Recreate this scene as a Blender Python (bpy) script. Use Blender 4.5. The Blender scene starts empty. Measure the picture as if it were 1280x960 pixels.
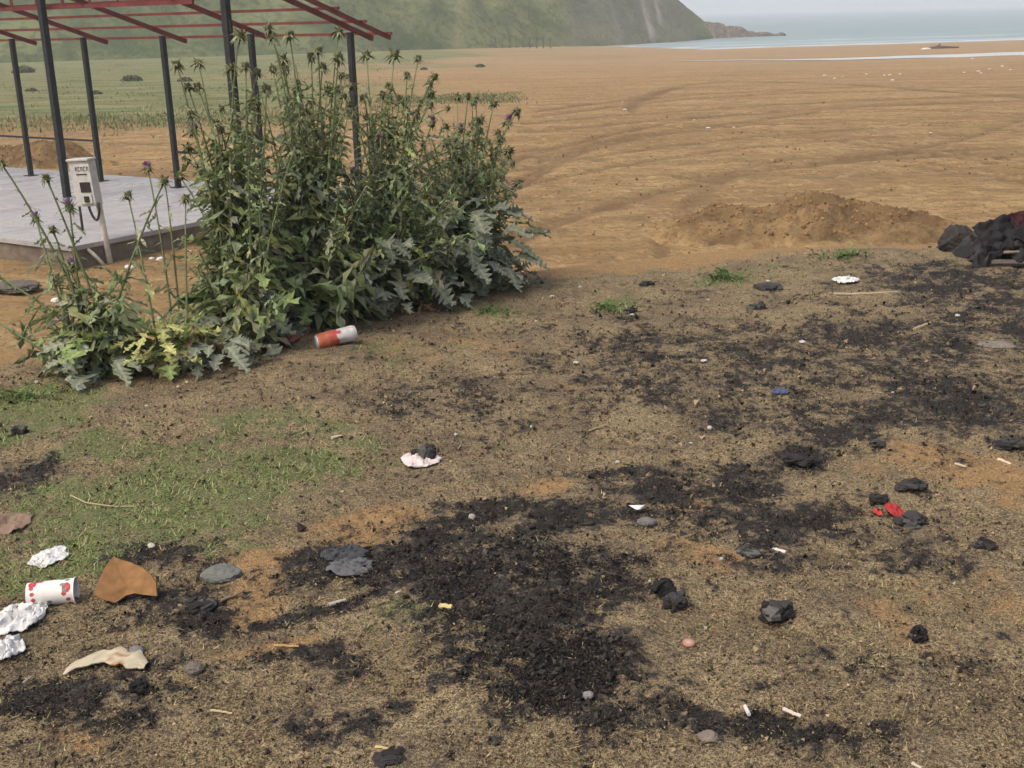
import bpy, math, random
import numpy as np
from mathutils import Vector, Matrix

# ------------------------------------------------------------------ camera, sky, sun, exposure
SC = bpy.context.scene
COL = SC.collection
FPX, PITCH, ROLL, CAMZ = 1480.0, 0.3005, 0.0255, 1.4      # focal length in photo pixels (1280 wide)
cd = bpy.data.cameras.new('camera'); cam = bpy.data.objects.new('camera', cd); COL.objects.link(cam)
cd.sensor_fit = 'HORIZONTAL'; cd.sensor_width = 36.0; cd.lens = 36.0 * FPX / 1280.0
cd.clip_start = 0.05; cd.clip_end = 12000
C0 = np.array([0.0, 0.0, CAMZ])
CF = np.array([0, math.cos(PITCH), -math.sin(PITCH)]); _u = np.array([0, math.sin(PITCH), math.cos(PITCH)]); _r = np.array([1.0, 0, 0])
CR = math.cos(ROLL) * _r - math.sin(ROLL) * _u; CU = math.sin(ROLL) * _r + math.cos(ROLL) * _u
cam.matrix_world = Matrix(((CR[0], CU[0], -CF[0], 0), (CR[1], CU[1], -CF[1], 0), (CR[2], CU[2], -CF[2], CAMZ), (0, 0, 0, 1)))
SC.camera = cam

SUN_EL, SUN_AZ = math.radians(56), math.radians(-125)       # azimuth measured from +Y towards +X
w = bpy.data.worlds.new('World'); SC.world = w; w.use_nodes = True
wn = w.node_tree; bg = wn.nodes['Background']
sky = wn.nodes.new('ShaderNodeTexSky'); sky.sky_type = 'NISHITA'; sky.sun_disc = False
sky.sun_elevation = SUN_EL; sky.sun_rotation = SUN_AZ; sky.air_density = 1.0; sky.dust_density = 6.0; sky.ozone_density = 0.6
wn.links.new(sky.outputs[0], bg.inputs[0]); bg.inputs[1].default_value = 0.15
sl = bpy.data.lights.new('sun', 'SUN'); sl.energy = 1.15; sl.angle = math.radians(30); sl.color = (1.0, 0.965, 0.92)
sun = bpy.data.objects.new('sun', sl); COL.objects.link(sun)
_sd = Vector((math.sin(SUN_AZ) * math.cos(SUN_EL), math.cos(SUN_AZ) * math.cos(SUN_EL), math.sin(SUN_EL)))
sun.rotation_euler = _sd.to_track_quat('Z', 'Y').to_euler(); sun.location = (0, 0, 30)
SC.view_settings.view_transform = 'Standard'; SC.view_settings.look = 'None'
SC.view_settings.exposure = 0.56; SC.view_settings.gamma = 1.0; SC.view_settings.use_curve_mapping = False
SC.render.engine = 'CYCLES'
SC.cycles.use_denoising = True
SC.cycles.max_bounces = 6; SC.cycles.diffuse_bounces = 3; SC.cycles.volume_bounces = 1; SC.cycles.transparent_max_bounces = 8

# ------------------------------------------------------------------ helpers
rng = np.random.default_rng(7); random.seed(7)

def ray(px, py): return CF + CR * ((px - 640) / FPX) - CU * ((py - 480) / FPX)
def atz(px, py, z=0.0):
    d = ray(px, py); return C0 + d * ((z - CAMZ) / d[2])
def atd(px, py, Y):
    d = ray(px, py); return C0 + d * (Y / d[1])

_perm = np.random.default_rng(3).permutation(4096).astype(np.int64)
def _h(ix, iy, s): return _perm[(_perm[(ix + s * 131) & 4095] + iy) & 4095] / 4095.0
def vn(x, y, s=0):
    x = np.asarray(x, float); y = np.asarray(y, float)
    ix = np.floor(x).astype(np.int64); iy = np.floor(y).astype(np.int64)
    fx = x - ix; fy = y - iy; fx = fx * fx * (3 - 2 * fx); fy = fy * fy * (3 - 2 * fy)
    a = _h(ix, iy, s); b = _h(ix + 1, iy, s); c = _h(ix, iy + 1, s); d = _h(ix + 1, iy + 1, s)
    return (a * (1 - fx) + b * fx) * (1 - fy) + (c * (1 - fx) + d * fx) * fy
def fbm(x, y, s=0, o=4, g=0.5):
    t = 0; a = 1; n = 0; f = 1
    for k in range(o):
        t = t + a * vn(x * f + 17.3 * k, y * f - 9.1 * k, s + k); n += a; a *= g; f *= 2.03
    return t / n
def sstep(a, b, x):
    t = np.clip((np.asarray(x, float) - a) / (b - a), 0, 1); return t * t * (3 - 2 * t)

def mk(name, V, F, mat, parent=None, col=None, smooth=False, loc=None, extra=None):
    """V (n,3), F (m,3) or (m,4) -> one mesh object"""
    V = np.ascontiguousarray(V, np.float32); F = np.ascontiguousarray(F, np.int32); k = F.shape[1]
    me = bpy.data.meshes.new(name)
    me.vertices.add(len(V)); me.vertices.foreach_set('co', V.ravel())
    me.loops.add(F.size); me.loops.foreach_set('vertex_index', F.ravel())
    me.polygons.add(len(F)); me.polygons.foreach_set('loop_start', np.arange(0, F.size, k, dtype=np.int32))
    me.polygons.foreach_set('use_smooth', np.full(len(F), smooth))
    for an, arr in ([('col', col)] if col is not None else []) + list((extra or {}).items()):
        arr = np.asarray(arr, np.float32)
        if arr.ndim == 1: arr = np.tile(arr, (len(V), 1))
        if arr.shape[1] == 3: arr = np.concatenate([arr, np.ones((len(arr), 1), np.float32)], 1)
        at = me.attributes.new(an, 'FLOAT_COLOR', 'POINT'); at.data.foreach_set('color', np.ascontiguousarray(arr).ravel())
    me.update(); me.validate()
    if mat: me.materials.append(mat)
    return link(name, me, parent, loc)
def link(name, me, parent=None, loc=None):
    o = bpy.data.objects.new(name, me); COL.objects.link(o)
    if parent: o.parent = parent
    if loc is not None: o.location = loc
    return o
def empty(name, loc, label, cat, group=None):
    o = bpy.data.objects.new(name, None); COL.objects.link(o); o.location = loc; o.empty_display_size = 0.1
    return tag(o, label, cat, group)
def tag(o, label=None, cat=None, group=None, kind=None):
    if label: o['label'] = label
    if cat: o['category'] = cat
    if group: o['group'] = group
    if kind: o['kind'] = kind
    return o
def join(parts):
    Vs, Fs, Cs, n = [], [], [], 0
    for p in parts:
        Vs.append(p[0]); Fs.append(np.asarray(p[1]) + n); n += len(p[0])
        if len(p) > 2: Cs.append(np.tile(p[2], (len(p[0]), 1)) if np.ndim(p[2]) == 1 else p[2])
    return np.concatenate(Vs), np.concatenate(Fs), (np.concatenate(Cs) if Cs else None)

def tube(P, rad, sides=6, cap=True):
    """tube through points P with radius per point -> verts, quads"""
    P = np.asarray(P, float); n = len(P); rad = np.broadcast_to(np.asarray(rad, float), (n,))
    T = np.gradient(P, axis=0); T /= np.linalg.norm(T, axis=1, keepdims=True) + 1e-9
    ref = np.array([0, 0, 1.0]) if abs(T[:, 2]).mean() < 0.8 else np.array([1.0, 0, 0])
    A = np.cross(T, ref); A /= np.linalg.norm(A, axis=1, keepdims=True) + 1e-9; B = np.cross(T, A)
    a = np.arange(sides) * 2 * math.pi / sides
    V = P[:, None] + rad[:, None, None] * (A[:, None] * np.cos(a)[None, :, None] + B[:, None] * np.sin(a)[None, :, None])
    V = V.reshape(-1, 3); F = []
    for i in range(n - 1):
        for j in range(sides):
            j2 = (j + 1) % sides; F.append((i * sides + j, i * sides + j2, (i + 1) * sides + j2, (i + 1) * sides + j))
    if cap:
        V = np.concatenate([V, P[:1], P[-1:]]); c0, c1 = len(V) - 2, len(V) - 1
        for j in range(sides):
            j2 = (j + 1) % sides
            F.append((c0, j2, j, c0)); F.append((c1, (n - 1) * sides + j, (n - 1) * sides + j2, c1))
    return V, fixq(F)
def fixq(F):   # quads with repeated corner -> keep as two triangles is not allowed in one array, so triangulate everything
    out = []
    for q in F:
        a, b, c, d = q
        if a == d or c == d: out.append((a, b, c))
        else: out.append((a, b, c)); out.append((a, c, d))
    return np.array(out, int)
def box(c, s, rot=None):
    c = np.asarray(c, float); s = np.asarray(s, float) / 2
    V = np.array([(x, y, z) for x in (-1, 1) for y in (-1, 1) for z in (-1, 1)], float) * s
    if rot is not None: V = V @ np.asarray(rot).T
    F = np.array([(0, 1, 3), (0, 3, 2), (4, 6, 7), (4, 7, 5), (0, 4, 5), (0, 5, 1), (2, 3, 7), (2, 7, 6), (0, 2, 6), (0, 6, 4), (1, 5, 7), (1, 7, 3)])
    return V + c, F
def beam(a, b, wd, ht, up=(0, 0, 1)):
    """rectangular bar from a to b"""
    a = np.asarray(a, float); b = np.asarray(b, float); d = b - a; L = np.linalg.norm(d); d /= L
    s = np.cross(d, up); s /= np.linalg.norm(s); u = np.cross(s, d)
    return box((a + b) / 2, (L, wd, ht), np.stack([d, s, u], 1))
def bev(o, wdt=0.006, seg=2):
    m = o.modifiers.new('bevel', 'BEVEL'); m.width = wdt; m.segments = seg; m.limit_method = 'ANGLE'; return o
def grid_faces(ny, nx):
    i = np.arange(ny - 1)[:, None] * nx + np.arange(nx - 1)[None]
    return np.stack([i, i + 1, i + nx + 1, i + nx], -1).reshape(-1, 4)
def ico(sub=2):
    t = (1 + 5 ** .5) / 2
    V = [(-1, t, 0), (1, t, 0), (-1, -t, 0), (1, -t, 0), (0, -1, t), (0, 1, t), (0, -1, -t), (0, 1, -t), (t, 0, -1), (t, 0, 1), (-t, 0, -1), (-t, 0, 1)]
    F = [(0, 11, 5), (0, 5, 1), (0, 1, 7), (0, 7, 10), (0, 10, 11), (1, 5, 9), (5, 11, 4), (11, 10, 2), (10, 7, 6), (7, 1, 8), (3, 9, 4), (3, 4, 2), (3, 2, 6), (3, 6, 8), (3, 8, 9), (4, 9, 5), (2, 4, 11), (6, 2, 10), (8, 6, 7), (9, 8, 1)]
    V = [np.array(v, float) / np.linalg.norm(v) for v in V]
    for _ in range(sub):
        cache = {}; F2 = []
        def mid(a, b):
            k = (min(a, b), max(a, b))
            if k not in cache:
                m = V[a] + V[b]; V.append(m / np.linalg.norm(m)); cache[k] = len(V) - 1
            return cache[k]
        for a, b, c in F:
            ab, bc, ca = mid(a, b), mid(b, c), mid(c, a); F2 += [(a, ab, ca), (b, bc, ab), (c, ca, bc), (ab, bc, ca)]
        F = F2
    return np.array(V), np.array(F)
ICO = {k: ico(k) for k in (0, 1, 2, 3)}
def n3(P, f, s=0):     # cheap 3-D noise from three planes
    return (fbm(P[:, 0] * f + 5, P[:, 1] * f, s, 3) + fbm(P[:, 1] * f + 3, P[:, 2] * f, s + 5, 3) + fbm(P[:, 2] * f + 9, P[:, 0] * f, s + 9, 3)) / 3 - 0.5
def rock(size, seed, rough=0.5, sub=2, freq=1.6):
    V, F = ICO[sub]; V = V.copy()
    V = V * (1 + rough * 2.0 * n3(V, freq, seed)[:, None] + rough * 0.8 * n3(V, freq * 3, seed + 3)[:, None])
    return V * np.asarray(size) / 2, F
def rotz(a): c, s = math.cos(a), math.sin(a); return np.array([[c, -s, 0], [s, c, 0], [0, 0, 1.0]])
def randrot(n):
    q = rng.normal(size=(n, 4)); q /= np.linalg.norm(q, axis=1, keepdims=True); a, b, c, d = q.T
    return np.stack([np.stack([1 - 2 * (c * c + d * d), 2 * (b * c - a * d), 2 * (b * d + a * c)], -1),
                     np.stack([2 * (b * c + a * d), 1 - 2 * (b * b + d * d), 2 * (c * d - a * b)], -1),
                     np.stack([2 * (b * d - a * c), 2 * (c * d + a * b), 1 - 2 * (b * b + c * c)], -1)], 1)

# ------------------------------------------------------------------ materials
class NT:
    def __init__(s, name):
        s.m = bpy.data.materials.new(name); s.m.use_nodes = True; s.t = s.m.node_tree; s.b = s.t.nodes['Principled BSDF']
        s.b.inputs['Specular IOR Level'].default_value = 0.25
    def n(s, ty, **kw):
        x = s.t.nodes.new('ShaderNode' + ty)
        for k, v in kw.items(): setattr(x, k, v)
        return x
    def l(s, a, b): s.t.links.new(a, b)
    def put(s, sock, v):
        if hasattr(v, 'is_linked') or hasattr(v, 'links'): s.l(v, sock)
        elif isinstance(v, (tuple, list)): sock.default_value = (*v, 1.0) if len(v) == 3 and len(sock.default_value) == 4 else v
        else: sock.default_value = v
    def coord(s, what='Object', scale=None):
        c = s.n('TexCoord').outputs[what]
        if scale is None: return c
        m = s.n('Mapping'); m.inputs['Scale'].default_value = scale; s.l(c, m.inputs[0]); return m.outputs[0]
    def noise(s, scale, detail=4, vec=None, rough=0.55, dist=0.0):
        x = s.n('TexNoise'); x.inputs['Scale'].default_value = scale; x.inputs['Detail'].default_value = detail
        x.inputs['Roughness'].default_value = rough; x.inputs['Distortion'].default_value = dist
        s.l(vec if vec is not None else s.coord(), x.inputs['Vector']); return x.outputs['Fac']
    def math(s, op, a, b=0.0, c=None, clamp=False):
        x = s.n('Math', operation=op, use_clamp=clamp); s.put(x.inputs[0], a); s.put(x.inputs[1], b)
        if c is not None: s.put(x.inputs[2], c)
        return x.outputs[0]
    def ss(s, v, a, b):
        x = s.n('MapRange', interpolation_type='SMOOTHSTEP'); s.put(x.inputs[0], v); x.inputs[1].default_value = a; x.inputs[2].default_value = b
        return x.outputs[0]
    def mix(s, f, a, b, blend='MIX'):
        x = s.n('Mix', data_type='RGBA', blend_type=blend); s.put(x.inputs[0], f); s.put(x.inputs[6], a); s.put(x.inputs[7], b); return x.outputs[2]
    def attr(s, name):
        a = s.n('Attribute', attribute_name=name); return a
    def bump(s, h, strength=0.5, dist=0.01):
        b = s.n('Bump'); b.inputs['Strength'].default_value = strength; b.inputs['Distance'].default_value = dist
        s.l(h, b.inputs['Height']); s.l(b.outputs[0], s.b.inputs['Normal'])
    def base(s, v, rough=0.8, spec=None, metal=0.0):
        s.put(s.b.inputs['Base Color'], v); s.put(s.b.inputs['Roughness'], rough); s.b.inputs['Metallic'].default_value = metal
        if spec is not None: s.b.inputs['Specular IOR Level'].default_value = spec
        return s.m

def mat_simple(name, c, c2=None, scale=20, rough=0.8, spec=0.25, metal=0, bump=0.0, bdist=0.004, detail=5):
    t = NT(name); n = t.noise(scale, detail)
    col = t.mix(t.ss(n, 0.3, 0.7), c, c2 or tuple(x * 0.7 for x in c))
    if bump: t.bump(t.noise(scale * 2.2, 5), bump, bdist)
    return t.base(col, rough, spec, metal)
def mat_vcol(name, rough=0.85, spec=0.2, nscale=60, namp=0.35, bump=0.0, bdist=0.003, metal=0.0, transl=0.0, orand=0.0):
    t = NT(name); a = t.attr('col').outputs['Color']
    v = t.math('MULTIPLY_ADD', t.noise(nscale, 4), namp * 2, 1 - namp)
    if orand:
        oi = t.n('ObjectInfo').outputs['Random']; v = t.math('MULTIPLY', v, t.math('MULTIPLY_ADD', oi, orand * 2, 1 - orand))
    hsv = t.n('HueSaturation'); t.l(a, hsv.inputs['Color']); t.l(v, hsv.inputs['Value'])
    if bump: t.bump(t.noise(nscale * 1.5, 4), bump, bdist)
    m = t.base(hsv.outputs[0], rough, spec, metal)
    if transl:
        tr = t.n('BsdfTranslucent'); t.l(hsv.outputs[0], tr.inputs['Color']); mx = t.n('MixShader'); mx.inputs[0].default_value = transl
        t.l(t.b.outputs[0], mx.inputs[1]); t.l(tr.outputs[0], mx.inputs[2]); t.l(mx.outputs[0], t.t.nodes['Material Output'].inputs['Surface'])
    return m

def ground_material():
    t = NT('ground_soil_sand'); co = t.coord()
    m1 = t.n('SeparateColor'); t.l(t.attr('mask').outputs['Color'], m1.inputs[0]); char, grass, sand = m1.outputs
    m2 = t.n('SeparateColor'); t.l(t.attr('mask2').outputs['Color'], m2.inputs[0]); wet, dark, far = m2.outputs
    n1 = t.noise(3.5, 6, co); n2 = t.noise(28, 6, co, 0.65); n3_ = t.noise(140, 4, co, 0.72); n4 = t.noise(380, 2, co)
    spk = t.math('ADD', t.math('MULTIPLY', n3_, 0.55), t.math('MULTIPLY', n4, 0.45))
    soil = t.mix(t.ss(spk, 0.42, 0.60), (0.077, 0.058, 0.037), (0.447, 0.342, 0.186))
    soil = t.mix(t.math('MULTIPLY', t.ss(n1, 0.40, 0.62), 0.85), soil, t.mix(t.ss(spk, 0.43, 0.62), (0.067, 0.052, 0.035), (0.331, 0.255, 0.147)))
    soil = t.mix(t.math('MULTIPLY', t.ss(n2, 0.50, 0.66), 0.55), soil, t.mix(t.ss(n3_, 0.45, 0.6), (0.058, 0.044, 0.032), (0.157, 0.116, 0.075)))
    soil = t.mix(t.ss(n4, 0.66, 0.78), soil, (0.464, 0.371, 0.226))
    sandc = t.mix(t.ss(spk, 0.40, 0.58), (0.145, 0.085, 0.040), (0.42, 0.270, 0.125))
    sandc = t.mix(t.math('MULTIPLY', t.ss(n2, 0.48, 0.68), 0.55), sandc, (0.19, 0.120, 0.060))
    # beach: broad streaks along the shore, far and wet sand greyer
    cs = t.coord('Object', (0.10, 0.55, 0.5)); st = t.noise(1.0, 7, cs, 0.62); st2 = t.noise(0.22, 5, t.coord('Object', (0.5, 1.6, 1)), 0.6)
    nb1 = t.noise(2.6, 7, t.coord('Object', (0.7, 1.3, 1)), 0.68); nb2 = t.noise(9.0, 5, co, 0.65)
    nb3 = t.noise(1.0, 8, t.coord('Object', (0.28, 2.2, 1)), 0.7); nb4 = t.noise(1.0, 6, t.coord('Object', (1.1, 5.5, 1)), 0.7)
    bsand = t.mix(t.ss(st, 0.40, 0.62), (0.281, 0.183, 0.081), (0.387, 0.258, 0.118))
    bsand = t.mix(t.math('MULTIPLY', t.ss(st2, 0.45, 0.72), 0.5), bsand, (0.331, 0.237, 0.118))
    bsand = t.mix(t.math('MULTIPLY', t.ss(nb3, 0.50, 0.62), 0.45), bsand, (0.205, 0.132, 0.059))
    bsand = t.mix(t.math('MULTIPLY', t.ss(nb4, 0.52, 0.66), 0.45), bsand, (0.176, 0.111, 0.050))
    bsand = t.mix(t.math('MULTIPLY', t.ss(nb1, 0.49, 0.58), 0.60), bsand, (0.186, 0.119, 0.054))
    bsand = t.mix(t.math('MULTIPLY', t.ss(nb2, 0.53, 0.62), 0.62), bsand, (0.140, 0.089, 0.042))
    bsand = t.mix(t.math('MULTIPLY', t.ss(n2, 0.47, 0.66), 0.35), bsand, (0.180, 0.108, 0.050))
    bsand = t.mix(t.math('MULTIPLY', t.ss(t.noise(1.0, 7, t.coord('Object', (4.5, 2.0, 1)), 0.7), 0.54, 0.64), 0.5), bsand, (0.461, 0.330, 0.168))
    bsand = t.mix(t.math('MULTIPLY', dark, 0.85), bsand, (0.126, 0.080, 0.038))
    sandc = t.mix(far, sandc, bsand)
    sandc = t.mix(wet, sandc, (0.32, 0.225, 0.130))
    gr = t.mix(t.ss(spk, 0.40, 0.62), (0.060, 0.068, 0.026), (0.235, 0.245, 0.110))
    grf = t.mix(t.ss(t.noise(0.5, 6, t.coord('Object', (0.4, 1.2, 1)), 0.65), 0.35, 0.65), (0.095, 0.118, 0.045), (0.215, 0.205, 0.095))
    gr = t.mix(far, gr, grf)
    ch = t.mix(t.ss(spk, 0.40, 0.66), (0.011, 0.0102, 0.0095), (0.066, 0.058, 0.049))
    ch = t.mix(t.math('MULTIPLY', t.ss(t.noise(11, 5, co, 0.65), 0.50, 0.68), 0.6), ch, t.mix(t.ss(spk, 0.42, 0.6), (0.032, 0.029, 0.026), (0.155, 0.138, 0.115)))
    ch = t.mix(t.ss(n4, 0.62, 0.74), ch, (0.10, 0.085, 0.065))
    def edge(mask, nz, amt=0.55, lo=0.28, hi=0.78): return t.ss(t.math('ADD', mask, t.math('MULTIPLY', t.math('SUBTRACT', nz, 0.5), amt * 2)), lo, hi)
    brk = t.math('ADD', t.math('MULTIPLY', n2, 0.5), t.math('MULTIPLY', spk, 0.5))
    c = t.mix(edge(sand, brk), soil, sandc)
    c = t.mix(t.math('MULTIPLY', t.ss(t.math('ADD', char, t.math('MULTIPLY', t.math('SUBTRACT', spk, 0.5), 0.8)), 0.0, 0.75), 0.48), c, (0.062, 0.050, 0.038))
    c = t.mix(edge(grass, brk, 0.7), c, gr)
    n6 = t.noise(62, 4, co, 0.7)
    cs_ = t.math('ADD', char, t.math('ADD', t.math('MULTIPLY', t.math('SUBTRACT', n2, 0.5), 1.5), t.math('ADD', t.math('MULTIPLY', t.math('SUBTRACT', n6, 0.5), 2.0), t.math('MULTIPLY', t.math('SUBTRACT', n3_, 0.5), 1.6))))
    c = t.mix(t.math('MULTIPLY', t.ss(cs_, 0.40, 0.58), t.ss(char, 0.04, 0.20)), c, ch)
    hgt = t.math('ADD', t.math('MULTIPLY', n2, 1.2), t.math('ADD', t.math('MULTIPLY', n3_, 0.7), t.math('MULTIPLY', n4, 0.3)))
    hgt = t.math('ADD', hgt, t.math('MULTIPLY', far, t.math('ADD', t.math('ADD', t.math('MULTIPLY', nb4, 3.0), t.math('MULTIPLY', nb1, 9.0)), t.math('MULTIPLY', nb2, 6.0))))
    t.bump(hgt, 0.8, 0.014)
    rough = t.math('SUBTRACT', 0.95, t.math('MULTIPLY', wet, 0.25))
    return t.base(c, rough, 0.12)
M_GROUND = ground_material()

# ------------------------------------------------------------------ terrain heights
EDGE_X = np.array([-40, -8, -4, -2.2, -1.5, -0.9, 0, 1, 2, 3, 6, 12, 40.])
EDGE_Y = np.array([-4, 2.6, 3.7, 4.85, 5.25, 5.65, 6.35, 6.65, 6.98, 6.9, 7.4, 9, 14.])
def edge_s(x, y): return y - np.interp(x, EDGE_X, EDGE_Y) + 0.35 * (fbm(np.asarray(x) * 0.9, np.asarray(y) * 0.9, 11, 3) - 0.5)
def shore(x): x = np.asarray(x, float); return np.where(x > 27, 165 + 0.13 * (x - 27), 165 + (27 - x) * 3.0)
SEA_Z = -3.4
def zg(x, y):
    x = np.asarray(x, float); y = np.asarray(y, float)
    s = edge_s(x, y)
    drop = 1.66 * sstep(0, 5.0, s)
    fall = 1.74 * np.clip((y - 22) / (shore(x) - 22), 0, 1.6)
    fall = fall * sstep(15, 40, y)
    und = 0.05 * (fbm(x * 0.9 + 4, y * 0.9, 21, 3) - 0.5) * (1 - sstep(-0.3, 1, s))
    bump = (0.09 * (fbm(x * 0.30, y * 0.55, 31, 4) - 0.5)) * sstep(1.5, 5, s) * (1 - sstep(60, 140, y))
    return -drop - fall + und + bump
def pts(L): return [(atz(a, b, 0), c, d, e) for a, b, c, d, e in L]
CHAR = [(600, 715, 165, 60, 1.0), (690, 850, 120, 62, 1.15), (560, 800, 110, 70, .72), (715, 652, 125, 28, .85), (620, 640, 70, 20, .75), (470, 705, 95, 28, .8), (640, 760, 110, 60, 1.0),
        (880, 610, 125, 38, .82), (1000, 645, 130, 32, .66), (780, 585, 50, 9, .95), (1060, 520, 130, 36, .68), (1200, 500, 130, 48, .8), (1005, 565, 45, 18, .85), (1180, 350, 130, 25, .72),
        (1240, 390, 140, 60, .62), (900, 450, 210, 70, .52), (1150, 700, 75, 30, .62), (960, 925, 130, 30, .75), (850, 935, 110, 25, .7), (250, 760, 75, 30, .9), (190, 860, 130, 40, .66), (70, 860, 100, 34, .8),
        (430, 690, 60, 22, .95), (230, 700, 90, 24, .7), (400, 765, 90, 14, .75), (375, 835, 65, 16, .75), (430, 900, 95, 20, .66), (15, 605, 70, 32, .6), (1265, 553, 30, 11, 1.1), (1090, 920, 60, 22, .62),
        (960, 690, 70, 16, .62), (930, 660, 110, 14, .7), (1060, 800, 120, 14, .45), (660, 920, 120, 26, .78), (1100, 430, 170, 45, .58), (640, 500, 210, 34, .44), (1240, 880, 90, 30, .45), (540, 950, 90, 14, .6), (20, 780, 60, 40, .7)]
GRASS = [(230, 615, 200, 58, 1.1), (90, 690, 130, 44, 1.1), (350, 590, 140, 40, .95), (40, 515, 100, 40, 1.1), (120, 560, 120, 26, .8), (250, 540, 150, 24, .7), (360, 525, 120, 20, .62), (680, 690, 60, 14, .7), (520, 440, 70, 26, .55), (620, 387, 62, 14, .8),
         (765, 380, 50, 14, .75), (1000, 338, 190, 10, .62), (500, 780, 40, 12, .6), (150, 640, 120, 30, .9), (880, 352, 120, 9, .5), (450, 545, 90, 20, .5)]
SAND = [(480, 655, 95, 24, .95), (350, 735, 52, 42, 1.0), (345, 685, 60, 20, .8), (890, 690, 75, 22, .8), (1245, 605, 100, 48, .8), (1180, 575, 80, 22, .8), (860, 622, 40, 12, .85), (60, 920, 75, 18, .75),
        (1130, 770, 80, 30, .6), (690, 605, 60, 14, .7), (440, 640, 70, 18, .7), (1120, 640, 40, 12, .6), (900, 770, 100, 22, .55), (60, 850, 40, 12, .6), (330, 815, 70, 14, .7), (560, 430, 90, 20, .55), (1210, 740, 80, 30, .55), (820, 570, 60, 10, .55), (700, 480, 60, 8, .5)]
def ellipses(L, x, y):
    out = np.zeros(np.shape(x))
    for px, py, rx, ry, a in L:
        c = atz(px, py); ax = np.linalg.norm(atz(px + rx, py)[:2] - c[:2]); ay = abs(atz(px, py - ry)[1] - atz(px, py + ry)[1]) / 2
        d = ((x - c[0]) / ax) ** 2 + ((y - c[1]) / ay) ** 2
        out = np.maximum(out, a * np.exp(-0.8 * d ** 1.5))
    return out
def masks(x, y):
    """char, grass, sand amounts (what the ground is made of)"""
    wx = x + 0.16 * (fbm(x * 3, y * 3, 41, 3) - 0.5) * 2; wy = y + 0.16 * (fbm(x * 3, y * 3, 47, 3) - 0.5) * 2
    ch = ellipses(CHAR, wx, wy); gr = ellipses(GRASS, wx, wy); sa = ellipses(SAND, wx, wy)
    s = edge_s(x, y)
    b = fbm(x * 7, y * 7, 51, 4); b2 = fbm(x * 26, y * 26, 57, 3)
    inside = (1 - sstep(-0.25, 0.15, s))
    ch = np.clip(ch * 0.97 - 0.02 + (b - 0.5) * 1.05 + (b2 - 0.5) * 1.0 + 0.45 * (fbm(x * 60, y * 60, 59, 2) - 0.5), 0, 1) * inside
    gr = np.clip(gr * 0.9 + (b2 - 0.5) * 0.8 + (fbm(x * 6, y * 6, 71, 4) - 0.5) * 1.1 - 0.10, 0, 1) * (1 - sstep(0.0, 0.5, s))
    sa = np.clip(sa * 0.95 + 0.04 + (b2 - 0.5) * 0.6 + (fbm(x * 9, y * 9, 77, 3) - 0.5) * 0.8 - 0.08, 0, 1)
    sa = np.maximum(sa, sstep(-0.15, 0.45, s + 0.5 * (b - 0.5)))
    return ch, gr, sa
def hg(x, y):
    """mound surface that things stand on"""
    x = np.asarray(x, float); y = np.asarray(y, float)
    return zg(x, y) + 0.030 * np.clip(ellipses([CHAR[1], CHAR[0], CHAR[6]], x, y), 0, 1)

# ---- near ground (the burnt mound)
def axis(lo, hi, fn):
    a = [lo]
    while a[-1] < hi: a.append(a[-1] + fn(a[-1]))
    return np.array(a)
gx = axis(0, 5.2, lambda v: 0.0092 if v < 1.5 else min(0.0092 + 0.008 * (v - 1.5), 0.04)); gx = np.concatenate([-gx[:0:-1], gx])
gy = axis(1.1, 10.0, lambda v: max(0.0065, 0.0036 * v) if v > 1.8 else 0.03)
X, Y = np.meshgrid(gx, gy)
ch, gr, sa = masks(X, Y)
micro = 0.013 * (fbm(X * 22, Y * 22, 61, 3) - 0.5) + 0.012 * (fbm(X * 75, Y * 75, 65, 2) - 0.5)
micro = micro * (0.6 + 1.3 * np.clip(ch, 0, 1) + 0.3 * gr) + 0.02 * (fbm(X * 7, Y * 7, 67, 2) - 0.5)
Z = hg(X, Y) + micro
bord = np.minimum.reduce([X - gx[0], gx[-1] - X, Y - gy[0], gy[-1] - Y]); Z = Z - 0.5 * (1 - sstep(0.0, 0.3, bord))
far_s = sstep(0.6, 2.0, edge_s(X, Y))
ground = mk('ground', np.stack([X, Y, Z], -1).reshape(-1, 3), grid_faces(len(gy), len(gx)), M_GROUND, smooth=True,
            extra={'mask': np.stack([ch, gr, sa], -1).reshape(-1, 3), 'mask2': np.stack([far_s * 0, far_s * 0, far_s * 0.8], -1).reshape(-1, 3)})
tag(ground, kind='structure', label='trampled burnt soil of the low mound in the foreground')

# ---- beach: one sheet from behind the viewer to the sea and the hill
bx = axis(0, 420, lambda v: 0.06 + 0.018 * v); bx = np.concatenate([-bx[:0:-1], bx])
by = np.concatenate([np.arange(-60, 3.5, 2.5), axis(4, 300, lambda v: max(0.055, 0.012 * v))])
X, Y = np.meshgrid(bx, by); S = edge_s(X, Y)
inside = ((X > gx[0] + 0.35) & (X < gx[-1] - 0.35) & (Y > gy[0] + 0.35) & (Y < gy[-1] - 0.35))
Z = zg(X, Y) - 0.2 * inside
Z += (0.07 * (fbm(X * 2.2, Y * 2.2, 81, 3) - 0.5) + 0.03 * (fbm(X * 7, Y * 7, 83, 2) - 0.5)) * sstep(1, 4, S) * (1 - sstep(25, 70, Y))
ch, gr, sa = masks(X, Y)
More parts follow.
